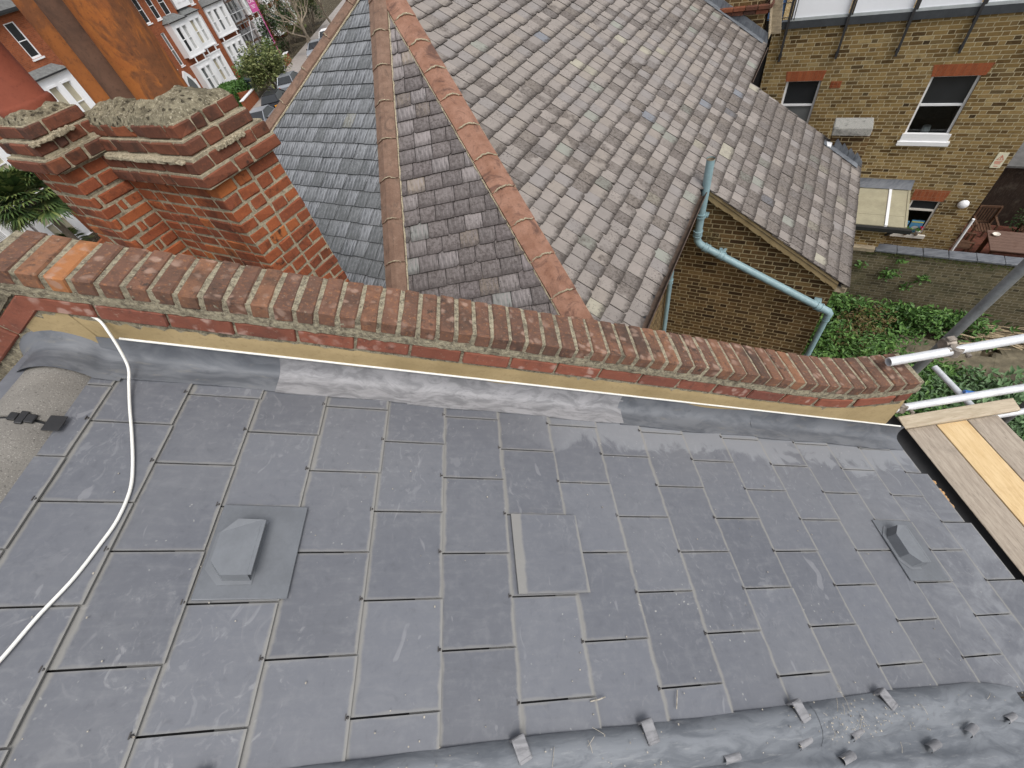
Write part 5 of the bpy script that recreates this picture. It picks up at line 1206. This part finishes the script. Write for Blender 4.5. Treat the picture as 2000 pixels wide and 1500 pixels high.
tub((2.083, 1.56, -3.4), (2.50, 1.44, .4), 'galv_d', name='brace'); tub((3.86, 1.80, -9.5), (3.86, 1.80, -3.28), 'galv_d', name='standard')
tub((3.50, 2.32, -3.63), (3.50, -2.5, -3.63)); tub((2.62, -1.2, -3.487), (5.2, -1.2, -3.487))
def coupler(c, d1, d2):
    c = Vector(c); d1, d2 = Vector(d1).normalized(), Vector(d2).normalized(); n = d1.cross(d2).normalized(); mb = MB()
    for d, o in ((d1, -.027), (d2, .027)):
        mb.tube([c + n*o - d*.024, c + n*o + d*.024], .031, 14)
        e = d.cross(n).normalized(); mb.cbox(c + n*o + e*.042, e*.016, d*.02, n*.010, .003); mb.tube([c + n*o + e*.045 - n*.03, c + n*o + e*.045 + n*.05], .007, 6); mb.tube([c + n*o + e*.045 + n*.035, c + n*o + e*.045 + n*.05], .012, 6)
        mb.cbox(c + n*o - e*.035, e*.010, d*.02, n*.014, .003)
    mb.build('coupler', [M['steel']], sc)
coupler((2.135, 1.42, -2.056), (1, 0, 0), (.12, -.03, 1)); coupler((2.20, 1.475, -2.68), (1, 0, 0), (.3, .2, 1)); coupler((3.50, 1.70, -3.56), (1, 0, 0), (0, 1, 0))
mb = MB(); mb.tube([(3.50, 1.99, -3.60), (3.585, 1.945, -3.60)], .03, 14); mb.build('end_cap', [M['bluep']], sc)
for i, (x0, w, mat, y1, lab) in enumerate(((2.733, .222, 'wood_g', 1.655, 'grey weathered scaffold board nearest the dark eaves gutter'), (2.962, .222, 'wood_y', 1.655, 'fresh yellow scaffold board between two grey ones'), (3.19, .222, 'wood_g', 1.655, 'outermost grey scaffold board beyond the yellow one'))):
    mb = MB(); mb.cbox((x0+w/2, (y1-2.2)/2, -3.443), (w/2, 0, 0), (0, (y1+2.2)/2, 0), (0, 0, .019), .003); o = tag(mb.build('scaffold_board', [M[mat]]), lab, 'board', 'boards of the scaffold deck')
mb = MB(); mb.cbox((3.135, 1.705, -3.402), (.43, 0, 0), (0, .051, .012), (0, -.004, .019), .004); tag(mb.build('timber_batten', [M['wood_t']]), 'pale sawn timber lying across the ends of the scaffold boards', 'timber')

# ================================================================ STREET beyond the chimney
GS = -11.0
mb = MB(); 
def road_sheet(x0, x1, z, name, mat):
    mb = MB(); mb.prism([(x0, -30, z), (x1, -30, z), (x1, 220, z), (x0, 220, z)], (0, 0, -.25)); return struct(mb.build(name, [M[mat]]))
road_sheet(-20.9, -13.2, GS, 'road', 'asph'); road_sheet(-23.45, -20.9, GS+.12, 'pavement', 'pave'); road_sheet(-13.2, -10.8, GS+.12, 'pavement', 'pave')
def frame(O, az):
    t = Vector((sin(radians(az)), cos(radians(az)), 0)); n = Vector((cos(radians(az)), -sin(radians(az)), 0)); O = Vector((*O, 0))
    return lambda u, v, z: O + t*u + n*v + ZV*z
def arched(F, a, b, c, d, v, th, mat, parent, name, k=.35):
    mb = MB(); m_ = (a+b)/2; h = d-(d-c)*k
    P = [(a, c), (b, c), (b, h), (b-(b-m_)*.35, h+(d-h)*.55), (m_, d), (a+(m_-a)*.35, h+(d-h)*.55), (a, h)]
    mb.prism([F(u, v, z) for u, z in P], F(0, th, 0)-F(0, 0, 0)); return mb.build(name, [M[mat]], parent)
def bay(F, u0, u1, floors, parent, wins, glass, roof=True, v0=-.8, side=.0, drop=True):
    for fi, (zb, zt) in enumerate(floors):
        mb = MB(); H = zt-zb; wz0, wz1 = zb+H*.14, zt-H*.16
        us = sorted({u0, u1, *[x for w in wins for x in w]})
        for i in range(len(us)-1):                               # front sheet with real openings
            cu = (us[i]+us[i+1])/2; isw = any(w[0] < cu < w[1] for w in wins)
            if isw: fbox(mb, F, us[i], us[i+1], -.16, 0, zb, wz0); fbox(mb, F, us[i], us[i+1], -.16, 0, wz1, zt)
            else: fbox(mb, F, us[i], us[i+1], -.16, 0, zb, zt)
        fbox(mb, F, u0, u0+.10, v0, -.16, zb, zt); fbox(mb, F, u1-.10, u1, v0, -.16, zb, zt); fbox(mb, F, u0+.1, u1-.1, v0, -.16, zb, zb+.05); fbox(mb, F, u0+.1, u1-.1, v0, -.16, zt-.06, zt)
        fbox(mb, F, u0-.05, u1+.05, -.2, .07, zb-.10, zb-.004); fbox(mb, F, u0-.03, u1+.03, -.2, .05, zt+.004, zt+.08)
        for (a, b) in wins:
            fbox(mb, F, a, b, -.12, -.06, (wz0+wz1)/2-.03, (wz0+wz1)/2+.03); fbox(mb, F, a-.03, b+.03, -.05, .05, wz1+.002, wz1+.11)
            for uu in (a, b-.035): fbox(mb, F, uu, uu+.035, -.12, -.07, wz0, wz1)
        if drop and fi == 0:
            for uu in (u0+.45, u1-.45): fbox(mb, F, uu, uu+.09, -.06, .05, zb-.75, zb-.12)
        b_ = mb.build('bay_window', [M['white']], parent)
        for wi, (a, b) in enumerate(wins):
            mb = MB(); fbox(mb, F, a+.035, b-.035, -.14, -.125, wz0, wz1); mb.build('pane', [M[glass[(fi*len(wins)+wi) % len(glass)]]], b_)
        if roof and fi == 0:
            mb = MB(); um = (u0+u1)/2; z = zt+.08; r = .5
            A = [F(u0-.12, .12, z), F(u1+.12, .12, z), F(u1+.12, v0-.02, z), F(u0-.12, v0-.02, z)]; B_ = [F(u0+.45, v0+.12, z+r), F(u1-.45, v0+.12, z+r), F(u1-.45, v0-.02, z+r), F(u0+.45, v0-.02, z+r)]
            mb.face(B_); [mb.face([A[i], A[(i+1) % 4], B_[(i+1) % 4], B_[i]]) for i in range(4)]; mb.face(A[::-1]); mb.build('bay_roof', [M['roofgrey']], parent)
            mb = MB(); fbox(mb, F, u0-.13, u1+.13, .13, .2, z-.05, z+.03); mb.build('gutter', [M['black']], parent)
def thouse(O, az, u0, u1, label, bays, wins=(), porch=None, ze=-1.6, v0=-.8, zg=-11.2, group='red brick terraced houses across the street', gable=None, roofh=3.2):
    F = frame(O, az); t = thing('terraced_house', label, 'house', F((u0+u1)/2, v0-2, zg), group)
    Fw = lambda u, v, z: F(u, v0+v, z)
    mb = MB(); panel(mb, Fw, u0, u1, zg, ze, [w[:4] for w in wins], .14)
    for (a, s_) in ((u0, 1), (u1, -1)): mb.face([Fw(a, 0, zg), Fw(a, -8, zg), Fw(a, -8, ze), Fw(a, 0, ze)][::s_])
    mb.face([Fw(u0, -8, zg), Fw(u0, -8, ze), Fw(u1, -8, ze), Fw(u1, -8, zg)]); mb.build('wall', [M['redwall']], t)
    mb = MB(); R1 = [Fw(u0, .35, ze), Fw(u1, .35, ze), Fw(u1, -4, ze+roofh), Fw(u0, -4, ze+roofh)]; R2 = [Fw(u0, -8.3, ze), Fw(u0, -4, ze+roofh), Fw(u1, -4, ze+roofh), Fw(u1, -8.3, ze)]
    mb.face(R1); mb.face(R2); mb.prism([p - ZV*.02 for p in R1], -ZV*.14); mb.face([Fw(u0+.003, 0, ze), Fw(u0+.003, -4, ze+roofh), Fw(u0+.003, -8, ze)]); mb.face([Fw(u1-.003, 0, ze), Fw(u1-.003, -8, ze), Fw(u1-.003, -4, ze+roofh)]); mb.build('roof', [M['roofdark']], t)
    mb = MB(); fbox(mb, Fw, u0, u1, .36, .46, ze-.10, ze+.02); mb.build('gutter', [M['black']], t)
    for w in wins: sash(Fw, w[:4], t, (w[2]+w[3])/2, w[4] if len(w) > 4 else 'glass', fw=.07, rec=.03)
    for b in bays: bay(F, b[0], b[1], b[2], t, b[3], b[4], *(b[5:]))
    if porch:
        a, b, c, d = porch; arched(Fw, a, b, c, d, .05, .25, 'white', t, 'porch'); arched(Fw, a+.22, b-.22, c, d-.45, .3, .02, 'glassg', t, 'door')
        mb = MB(); fbox(mb, Fw, a-.02, a+.06, .30, .36, c, d-.9); fbox(mb, Fw, b-.06, b+.02, .30, .36, c, d-.9); mb.build('porch_post', [M['white']], t)
    return t, F
W2p = [(.40, .90), (1.24, 1.72)]
shift = lambda ws, d: [(a+d, b+d) for a, b in ws]
H1 = (-26.9, 34.5)
thouse(H1, 20, -3.2, 3.0, 'terraced house left of the orange chimney pot, two narrow sashes above its bay', [(-1.36, 1.0, [(-6.6, -3.55), (-11, -7.4)], [(-.95, -.40), (.0, .55)], ['glassb', 'glassb'])], [(-.13, .53, -2.66, -.95), (-1.93, -1.13, -2.66, -.95), (1.5, 2.2, -2.66, -.95)], ze=-.45, v0=-.5)
thouse(H1, 20, -8.85, -3.2, 'red brick terraced house behind the tall palm, showing only a strip of its white bay', [(-7.85, -5.62, [(-7.3, -4.7), (-11, -7.9)], [(-7.4, -6.9), (-6.6, -6.1)], ['glassb'])], [(-4.9, -4.2, -2.66, -.95)], ze=-.45, v0=-.5)
thouse(H1, 20, -14.5, -8.86, 'terraced house at the lower left whose white bay has louvred shutters', [(-10.4, -8.05, [(-6.6, -4.5), (-11, -7.5)], [(-9.95, -9.3), (-9.05, -8.45)], ['glassw'], True, -.5)], [], ze=-.45, v0=-.5)
lv = MB(); Fq = frame(H1, 20)
sh_h = [o for o in C.objects if o.name.startswith('terraced_house')][2]
for (a, b) in ((-9.95, -9.3), (-9.05, -8.45)):
    for i in range(34): fbox(lv, Fq, a+.05, b-.05, -.12, -.09, -10.4 + i*.068, -10.4 + i*.068 + .035)
lv.build('shutter', [M['white']], sh_h)
thouse((-29.6, 48.0), 18.5, -4.5, 2.9, 'red brick terraced house hidden mostly behind the big sooty chimney pot', [(0, 2.2, [(-7.2, -4.5), (-10.5, -7.9)], W2p, ['glassg', 'glassw'])], [(-1.3, -.7, -4.0, -2.3), (.1, .7, -4.0, -2.3)])
B3, B4, B5 = (-29.95, 56.5), (-29.9, 59.8), (-29.8, 64.25)
thouse(B3, 18.5, -3.4, 2.5, 'terraced house right of the big sooty pot, an open dark sash in its bay', [(0, 2.25, [(-7.2, -4.5), (-10.5, -7.88)], W2p, ['glass', 'glassw', 'glassg', 'glassw'])], [(-.95, -.5, -7.6, -4.9, 'glassg'), (-2.1, -1.7, -7.6, -4.9, 'glassg'), (-1.7, -1.1, -4.0, -2.0), (-.3, .35, -4.0, -2.0), (1.0, 1.75, -4.0, -2.0)], (-2.0, -.6, -11.1, -7.9))
t4, F4 = thouse(B4, 18.5, -.6, 3.75, 'terraced house with cream blinds in its bay, beside the bay with open dark sash', [(0, 2.15, [(-7.2, -4.5), (-10.6, -7.85)], W2p, ['glassb', 'glassw', 'glassb', 'glassw'])], [(2.75, 3.15, -7.5, -4.9, 'glassg'), (2.6, 3.2, -4.0, -2.3, 'glassw')], None)
mb = MB(); fbox(mb, F4, .1, 2.1, -.75, -.3, -3.9, -.6); 
for uu in (.5, 1.2): fbox(mb, F4, uu, uu+.5, -.30, -.27, -3.5, -1.4)
mb.build('attic_gable', [M['white']], t4)
thouse(B5, 18.5, -.7, 4.3, 'terraced house whose broad white bay stands just left of the street scaffold', [(0.2, 3.6, [(-7.2, -4.6), (-10.4, -7.78)], [(.5, 1.0), (1.5, 2.0), (2.6, 3.1)], ['glassw', 'glassg', 'glassw'])], [(1.0, 1.7, -4.0, -2.3)], (-1.3, -.15, -11.1, -7.7))
B6 = (-29.7, 70.4)
thouse(B6, 18.5, -1.8, 2.6, 'terraced house wrapped in grey scaffold beside the magenta board', [(0, 2.2, [(-7.2, -4.5), (-10.5, -7.88)], W2p, ['glassg', 'glass'])], [(-1.2, -.6, -7.4, -5.2, 'glassg')])
for (O, lab) in (((-29.5, 75.2), 'terraced house just beyond the magenta board, half behind bare branches'), ((-29.3, 81.5), 'terraced house at the far end of the street behind the dark shrubs'), ((-29.1, 88.0), 'farthest terraced house, seen between bare branches at the top')):
    thouse(O, 18.5, -2.6, 3.4, lab, [(0, 2.2, [(-7.0, -4.3), (-10.5, -7.7)], W2p, ['glassw', 'glassg'])], [(-1.2, -.6, -7.0, -5.0, 'glassw'), (.4, 1.0, -3.8, -2.2, 'glassg')])
ss = thing('street_scaffold', 'grey tube scaffold against the terraced house beside the magenta board', 'scaffold', (-28.2, 69.9, -11)); F6 = frame(B6, 18.5)
for u in (-1.6, -.4, .8, 2.0):
    for v in (.35, 1.5): mb = MB(); mb.tube([F6(u, v, -11.1), F6(u, v, -1.5)], .045, 6); mb.build('standard', [M['galv_d']], ss)
for z in (-9, -7.0, -5.0, -3.0):
    mb = MB(); fbox(mb, F6, -1.8, 2.2, .4, 1.45, z, z+.05); mb.build('deck', [M['wood_b']], ss)
    for v in (.35, 1.5): mb = MB(); mb.tube([F6(-2.0, v, z+1.0), F6(2.4, v, z+1.0)], .04, 6); mb.build('tube', [M['galv']], ss)
mb = MB(); mb.tube([F6(-1.6, 1.5, -11), F6(.8, 1.5, -7)], .04, 6); mb.build('tube', [M['galv']], ss); mb = MB(); mb.tube([F6(2.0, 1.5, -7), F6(-.4, 1.5, -3)], .04, 6); mb.build('tube', [M['galv']], ss)
# agent's board
bd = thing('agent_board', 'magenta estate agent board on a post in front of the scaffolded house', 'sign', (-25.0, 65.5, -11)); FB = frame((-25.06, 65.2), 36)
mb = MB(); fbox(mb, FB, -.02, .80, -.03, 0, -6.05, -4.75); mb.build('board', [M['magenta']], bd)
mb = MB(); fbox(mb, FB, .80, .88, -.06, -.0, -11, -4.7); mb.build('post', [M['magenta']], bd)
cu = bpy.data.curves.new('lettering', 'FONT'); cu.body = 'CAE'; cu.size = .42; cu.extrude = .004; cu.align_x = 'CENTER'
to = bpy.data.objects.new('tmp', cu); C.objects.link(to); dg = bpy.context.evaluated_depsgraph_get(); tm = bpy.data.meshes.new_from_object(to.evaluated_get(dg)); mb = MB()
p0 = FB(.39, .012, -5.25); tx = FB(1, 0, 0)-FB(0, 0, 0)
mb.add([p0 + tx*v.co.x + ZV*v.co.y + (FB(0, 1, 0)-FB(0, 0, 0))*v.co.z for v in tm.vertices], [tuple(p.vertices) for p in tm.polygons]); bpy.data.objects.remove(to)
for (z, a, b) in ((-5.45, .12, .68), (-5.56, .15, .62), (-5.67, .2, .6)): fbox(mb, FB, a, b, .001, .006, z-.035, z)
mb.build('lettering', [M['white']], bd)

# front gardens, walls, plants
fw = thing('front_wall', 'low brick front wall with a bright white coping beside the pavement', 'wall', (-23.4, 49.8, -11))
mb = MB(); mb.box((-23.45, 49.9, -10.5), (.12, 0, 0), (0, 1.75, 0), (0, 0, .5)); mb.box((-24.4, 51.7, -10.5), (.95, 0, 0), (0, .11, 0), (0, 0, .5)); mb.build('brick_body', [M['redwall']], fw)
mb = MB(); mb.cbox((-23.45, 49.9, -9.96), (.17, 0, 0), (0, 1.8, 0), (0, 0, .04), .01); mb.build('coping', [M['white']], fw)
fw2 = thing('front_wall', 'white gate pier and wall stub seen above the olive bush', 'wall', (-23.4, 62, -11)); mb = MB(); mb.box((-23.5, 63.5, -10.5), (.2, 0, 0), (0, 1.5, 0), (0, 0, .5)); mb.build('brick_body', [M['redwall']], fw2); mb = MB(); mb.cbox((-23.5, 61.6, -10.3), (.3, 0, 0), (0, .3, 0), (0, 0, .8), .03); mb.cbox((-23.5, 63.5, -9.97), (.25, 0, 0), (0, 1.55, 0), (0, 0, .04), .01); mb.build('coping', [M['white']], fw2)
def shrub(name, c, r, n, L, mat, label, cat='shrub', seed=1, group=None, clumps=14, trunk=True):
    rnd = random.Random(seed); t = thing(name, label, cat, Vector((c[0], c[1], GS)), group); mb = MB()
    for i in range(clumps):
        v = Vector((rnd.gauss(0, 1), rnd.gauss(0, 1), rnd.gauss(0, .8))).normalized()*rnd.uniform(.35, .85); k = rnd.uniform(.28, .5)
        leafclump(mb, Vector(c) + Vector((v.x*r[0], v.y*r[1], v.z*r[2])), (r[0]*k, r[1]*k, r[2]*k), n//clumps, L, rnd)
    mb.build('crown', [M[mat]], t)
    if trunk:
        mb = MB()
        for i in range(5): a = rnd.uniform(0, 6.3); mb.tube([Vector((c[0], c[1], GS)), Vector((c[0]+cos(a)*r[0]*.2, c[1]+sin(a)*r[1]*.2, c[2]-r[2]*.5)), Vector((c[0]+cos(a)*r[0]*.6, c[1]+sin(a)*r[1]*.6, c[2]+r[2]*.3))], [.07, .05, .02], 6)
        mb.build('trunk', [M['bark']], t)
    return t
shrub('garden_bush', (-21.9, 53.5, -8.9), (2.3, 3.0, 1.9), 5200, .34, 'leaf4', 'large olive green bush over the pavement beside the brown hip tiles', seed=3, clumps=26)
shrub('garden_bush', (-26.2, 58.8, -9.6), (1.5, 1.6, 1.2), 1300, .3, 'leaf1', 'dark green bush under the broad white bay', seed=4)
shrub('garden_bush', (-24.8, 70.5, -8.2), (2.4, 2.6, 2.6), 2200, .38, 'leaf5', 'dark shrub behind the bare twigs left of the parked cars', seed=5, clumps=18)
shrub('garden_bush', (-24.0, 80, -6.5), (3, 3.5, 3.2), 1800, .42, 'leaf4', 'olive shrub at the top between bare branches and the far houses', seed=6, clumps=18)
shrub('garden_bush', (-15.5, 82, -8.4), (2.4, 3, 2.5), 1500, .4, 'leafr', 'russet leaved bush at the top right of the bare branches', seed=7)
shrub('garden_bush', (-25.6, 66.0, -9.6), (1.6, 2.2, 1.3), 1100, .32, 'leaf1', 'mid green bush in the garden below the scaffolded house', seed=14)
shrub('garden_bush', (-25.8, 76.5, -9.0), (2.0, 3.0, 1.8), 1100, .36, 'leaf4', 'yellowish bush in the garden beyond the magenta board', seed=15)
shrub('garden_bush', (-25.0, 85.5, -8.6), (2.2, 3.2, 2.2), 1000, .4, 'leaf5', 'farthest dark bush by the last terraced house', seed=16)
hd = MB(); rnd = random.Random(12)
for i in range(3600):
    f = rnd.choice([0, 0, 1, 2]); x, y, z = rnd.uniform(-27.6, -25.2), rnd.uniform(49.5, 54.8), rnd.uniform(-11, -9.55)
    if f == 0: z = -9.55 + rnd.gauss(0, .05)
    elif f == 1: x = -25.2 + rnd.gauss(0, .06)
    else: y = 49.5 + rnd.gauss(0, .06)
    d = Vector((rnd.gauss(0, 1), rnd.gauss(0, 1), rnd.gauss(0, 1))).normalized()*.16; e = d.orthogonal().normalized()*.06; p = Vector((x, y, z)); hd.face([p-d, p+e, p+d, p-e])
hg = thing('hedge', 'clipped bright green hedge below the white bays beside the wheelie bin', 'hedge', (-26.4, 52, -11)); hd.build('foliage', [M['hedge']], hg)
mb = MB(); mb.box((-26.4, 52.1, -10.35), (1.1, 0, 0), (0, 2.5, 0), (0, 0, .7)); mb.build('stems', [M['leaf5']], hg)
bn = thing('wheelie_bin', 'dark green wheelie bin at the end of the bright hedge', 'bin', (-25.4, 55.6, -11)); mb = MB()
mb.prism([(-25.75, 55.2, -10.95), (-25.05, 55.2, -10.95), (-24.95, 55.2, -9.95), (-25.85, 55.2, -9.95)], (0, .85, 0)); mb.build('body', [M['bin']], bn)
mb = MB(); mb.prism([(-25.9, 55.1, -9.94), (-24.85, 55.1, -9.94), (-24.9, 55.1, -9.80), (-25.8, 55.1, -9.74)], (0, 1.0, 0)); mb.build('lid', [M['bin']], bn)
for x in (-25.7, -25.1): mb = MB(); mb.tube([(x-.05, 56.05, -10.85), (x+.05, 56.05, -10.85)], .13, 10); mb.build('wheel', [M['tyre']], bn)
# bare street trees
def baretree(name, c, h, label, seed, mat='twig', spread=.55, leaves=0):
    rnd = random.Random(seed); t = thing(name, label, 'tree', Vector((*c, GS)), 'bare branched street trees'); tr = MB(); cr = MB(); tips = []
    def grow(p, d, L, r, lv):
        q = p; dd = d; P = [p]
        for i in range(3): dd = (dd + Vector((rnd.gauss(0, .16), rnd.gauss(0, .16), rnd.gauss(.05, .1)))).normalized(); q = q + dd*L/3; P.append(q)
        (tr if lv < 1 else cr).tube(P, [r, r*.9, r*.8, r*.68], 6 if lv < 2 else 4)
        if lv >= 4: tips.append(q); return
        for k in range(rnd.choice([2, 3, 3]) if lv else 4): grow(P[rnd.choice([2, 3, 3])], (dd + Vector((rnd.gauss(0, spread), rnd.gauss(0, spread), rnd.gauss(.2, .3)))).normalized(), L*rnd.uniform(.6, .82), r*.6, lv+1)
    grow(Vector((*c, GS)), Vector((rnd.gauss(0, .05), rnd.gauss(0, .05), 1)), h*.34, h*.022, 0)
    tr.build('trunk', [M['bark']], t); cr.build('crown', [M[mat]], t)
    if leaves:
        mb = MB()
        for q in tips:
            if rnd.random() < leaves: leafclump(mb, q, (.3, .3, .25), 7, .2, rnd)
        o = mb.build('foliage', [M['leaf4']], t)
    return t
baretree('street_tree', (-20.6, 66), 7.5, 'nearest bare branched street tree above the olive bush', 2, leaves=.25); baretree('street_tree', (-19.2, 74), 8.5, 'bare street tree at the top beside the brown hip tiles', 5, leaves=.12); baretree('street_tree', (-22.5, 71), 7, 'leaning bare tree by the magenta board', 9, spread=.7, leaves=.3)
# palms
def palm(c, z, R_, n, label, seed, trunk=True, k=18):
    rnd = random.Random(seed); t = thing('palm_tree', label, 'palm', Vector((c[0], c[1], GS))); cr = MB()
    for i in range(n):
        a = rnd.uniform(0, 6.28); el = rnd.uniform(-.7, 1.1); d = Vector((cos(a)*cos(el), sin(a)*cos(el), sin(el))); st = Vector((c[0], c[1], z)) + d*R_*rnd.uniform(.35, .6)
        cr.tube([Vector((c[0], c[1], z)), st], .02, 4); up = d.cross(Vector((-sin(a), cos(a), 0))).normalized(); sd_ = up.cross(d)
        for j in range(k):
            b = (j/(k-1)-.5)*3.3; bd_ = (d*cos(b) + sd_*sin(b)).normalized(); l = R_*rnd.uniform(.42, .58); w = up.cross(bd_).normalized()*R_*.028; dr = Vector((0, 0, -.18*l))
            cr.face([st + w*.5, st + bd_*l*.6 + w, st + bd_*l + dr, st + bd_*l*.6 - w, st - w*.5])
    cr.build('crown', [M['palm']], t)
    if trunk: mb = MB(); mb.tube([Vector((c[0], c[1], GS)), Vector((c[0]+.05, c[1], (GS+z)/2)), Vector((c[0], c[1], z))], [.22, .18, .16], 9); mb.build('trunk', [M['bark']], t)
palm((-26.6, 25.6), -7.2, 2.3, 85, 'tall fan palm in the front garden at the left, half hidden by the chimney', 3)
palm((-27.6, 26.6), -10.2, .95, 22, 'small spiky palm showing just above the parapet coping', 8, False)
mb = MB(); mb.box((-25.0, 27, -10.6), (.12, 0, 0), (0, 6, 0), (0, 0, .5)); tag(mb.build('front_wall', [M['redwall']]), 'brick front garden wall beneath the tall fan palm', 'wall')
# dish on the left house
Fd = frame(H1, 20); mb = MB(); c = Fd(-1.62, -.15, -4.62); ax = (Fd(-.3, 1, .25)-Fd(0, 0, 0)).normalized(); e1_ = ax.orthogonal().normalized(); e2_ = ax.cross(e1_)
mb.grid(lambda a, r: c + e1_*cos(a)*r + e2_*sin(a)*r + ax*(r*r*.5), frange(0, 2*pi, 18), [.005, .15, .3]); mb.grid(lambda a, r: c - ax*.012 + e1_*cos(a)*r + e2_*sin(a)*r + ax*(r*r*.5), frange(2*pi, 0, 18), [.005, .15, .3]); mb.tube([c, c - ax*.35], .025, 6)
tag(mb.build('satellite_dish', [M['palegrey']]), 'grey satellite dish on the red brick house left of the orange pot', 'satellite dish')
# cars
def car(c, ang, paint, label, L=4.2, W_=1.75, Hh=1.45, amber=False):
    t = thing('parked_car', label, 'car', Vector((*c, GS)), 'cars parked in the street'); u = Vector((cos(ang), sin(ang), 0)); v = Vector((-sin(ang), cos(ang), 0)); o = Vector((*c, GS))
    P = lambda x, y, z: o + u*x*L/2 + v*y*W_/2 + ZV*z*Hh
    prof = [(-1, .22), (-1, .52), (-.86, .62), (-.62, .66), (.52, .66), (.88, .58), (1, .46), (1, .22)]
    mb = MB(); ys_ = [(-1, .93), (-.86, 1), (.86, 1), (1, .93)]
    rows = [[P(x*(k if abs(x) > .8 else 1), y, z) for x, z in prof] for y, k in ys_]; n = len(prof); vs = [p for r in rows for p in r]
    mb.add(vs, [(j*n+i, j*n+(i+1) % n, (j+1)*n+(i+1) % n, (j+1)*n+i) for j in range(3) for i in range(n)], 0, False); mb.add(rows[0], [tuple(range(n))[::-1]]); mb.add(rows[3], [tuple(range(n))]); 
    lo = [(-.80, .655), (-.56, .97), (.08, .985), (.46, .66)]
    roof = [P(-.56, -.72, .985), P(.06, -.72, 1.0), P(.06, .72, 1.0), P(-.56, .72, .985)]; mb.prism(roof, ZV*-.03)
    for (a, b) in ((lo[0], lo[1]), (lo[3], lo[2])):
        for y in (-1, 1): mb.tube([P(a[0], y*.9, a[1]), P(b[0], y*.72, b[1])], .04, 5)
    b_ = mb.build('body', [M[paint]], t)
    mb = MB(); A = [P(-.80, -.88, .66), P(.46, -.88, .66), P(.46, .88, .66), P(-.80, .88, .66)]; B_ = [P(-.57, -.71, .968), P(.07, -.71, .98), P(.07, .71, .98), P(-.57, .71, .968)]
    [mb.face([A[i], A[(i+1) % 4], B_[(i+1) % 4], B_[i]]) for i in range(4)]; mb.face(B_); mb.build('glazing', [M['glass']], t)
    for x in (-.64, .64):
        for y in (-1, 1):
            mb = MB(); q = P(x, y*.92, .22); mb.tube([q - v*.10, q + v*.10], .31, 18); w = mb.build('wheel', [M['tyre']], t); mb = MB(); mb.tube([q + v*.101*y, q + v*.106*y], .19, 12); mb.build('rim', [M['palegrey']], w)
    for y in (-.72, .72):
        mb = MB(); mb.cbox(P(.985, y, .47), u*.03, v*.17, ZV*.06, .01); mb.build('headlight', [M['glassw']], t)
        mb = MB(); mb.cbox(P(-1.0, y, .5), u*.03, v*.15, ZV*.08, .01); mb.build('tail_light', [M['amber' if amber else 'redink']], t)
    for y in (-1.08, 1.08): mb = MB(); mb.cbox(P(.30, y, .69), u*.06, v*.08, ZV*.06, .02); mb.build('wing_mirror', [M['black']], t)
car((-19.75, 41.9), radians(-92), 'carsil', 'silver parked car nearest the chimney, its windscreen showing'); car((-19.9, 47.2), radians(90), 'carblk', 'black parked car with an amber light behind the silver one', amber=True)
car((-19.9, 52.6), radians(90), 'carsil', 'silver parked car mostly hidden under the olive bush'); car((-19.4, 70.5), radians(90), 'white', 'white parked car at the top behind the bare branches'); car((-19.6, 64.2), radians(-90), 'carsil', 'pale grey parked car right of the white gate pier')
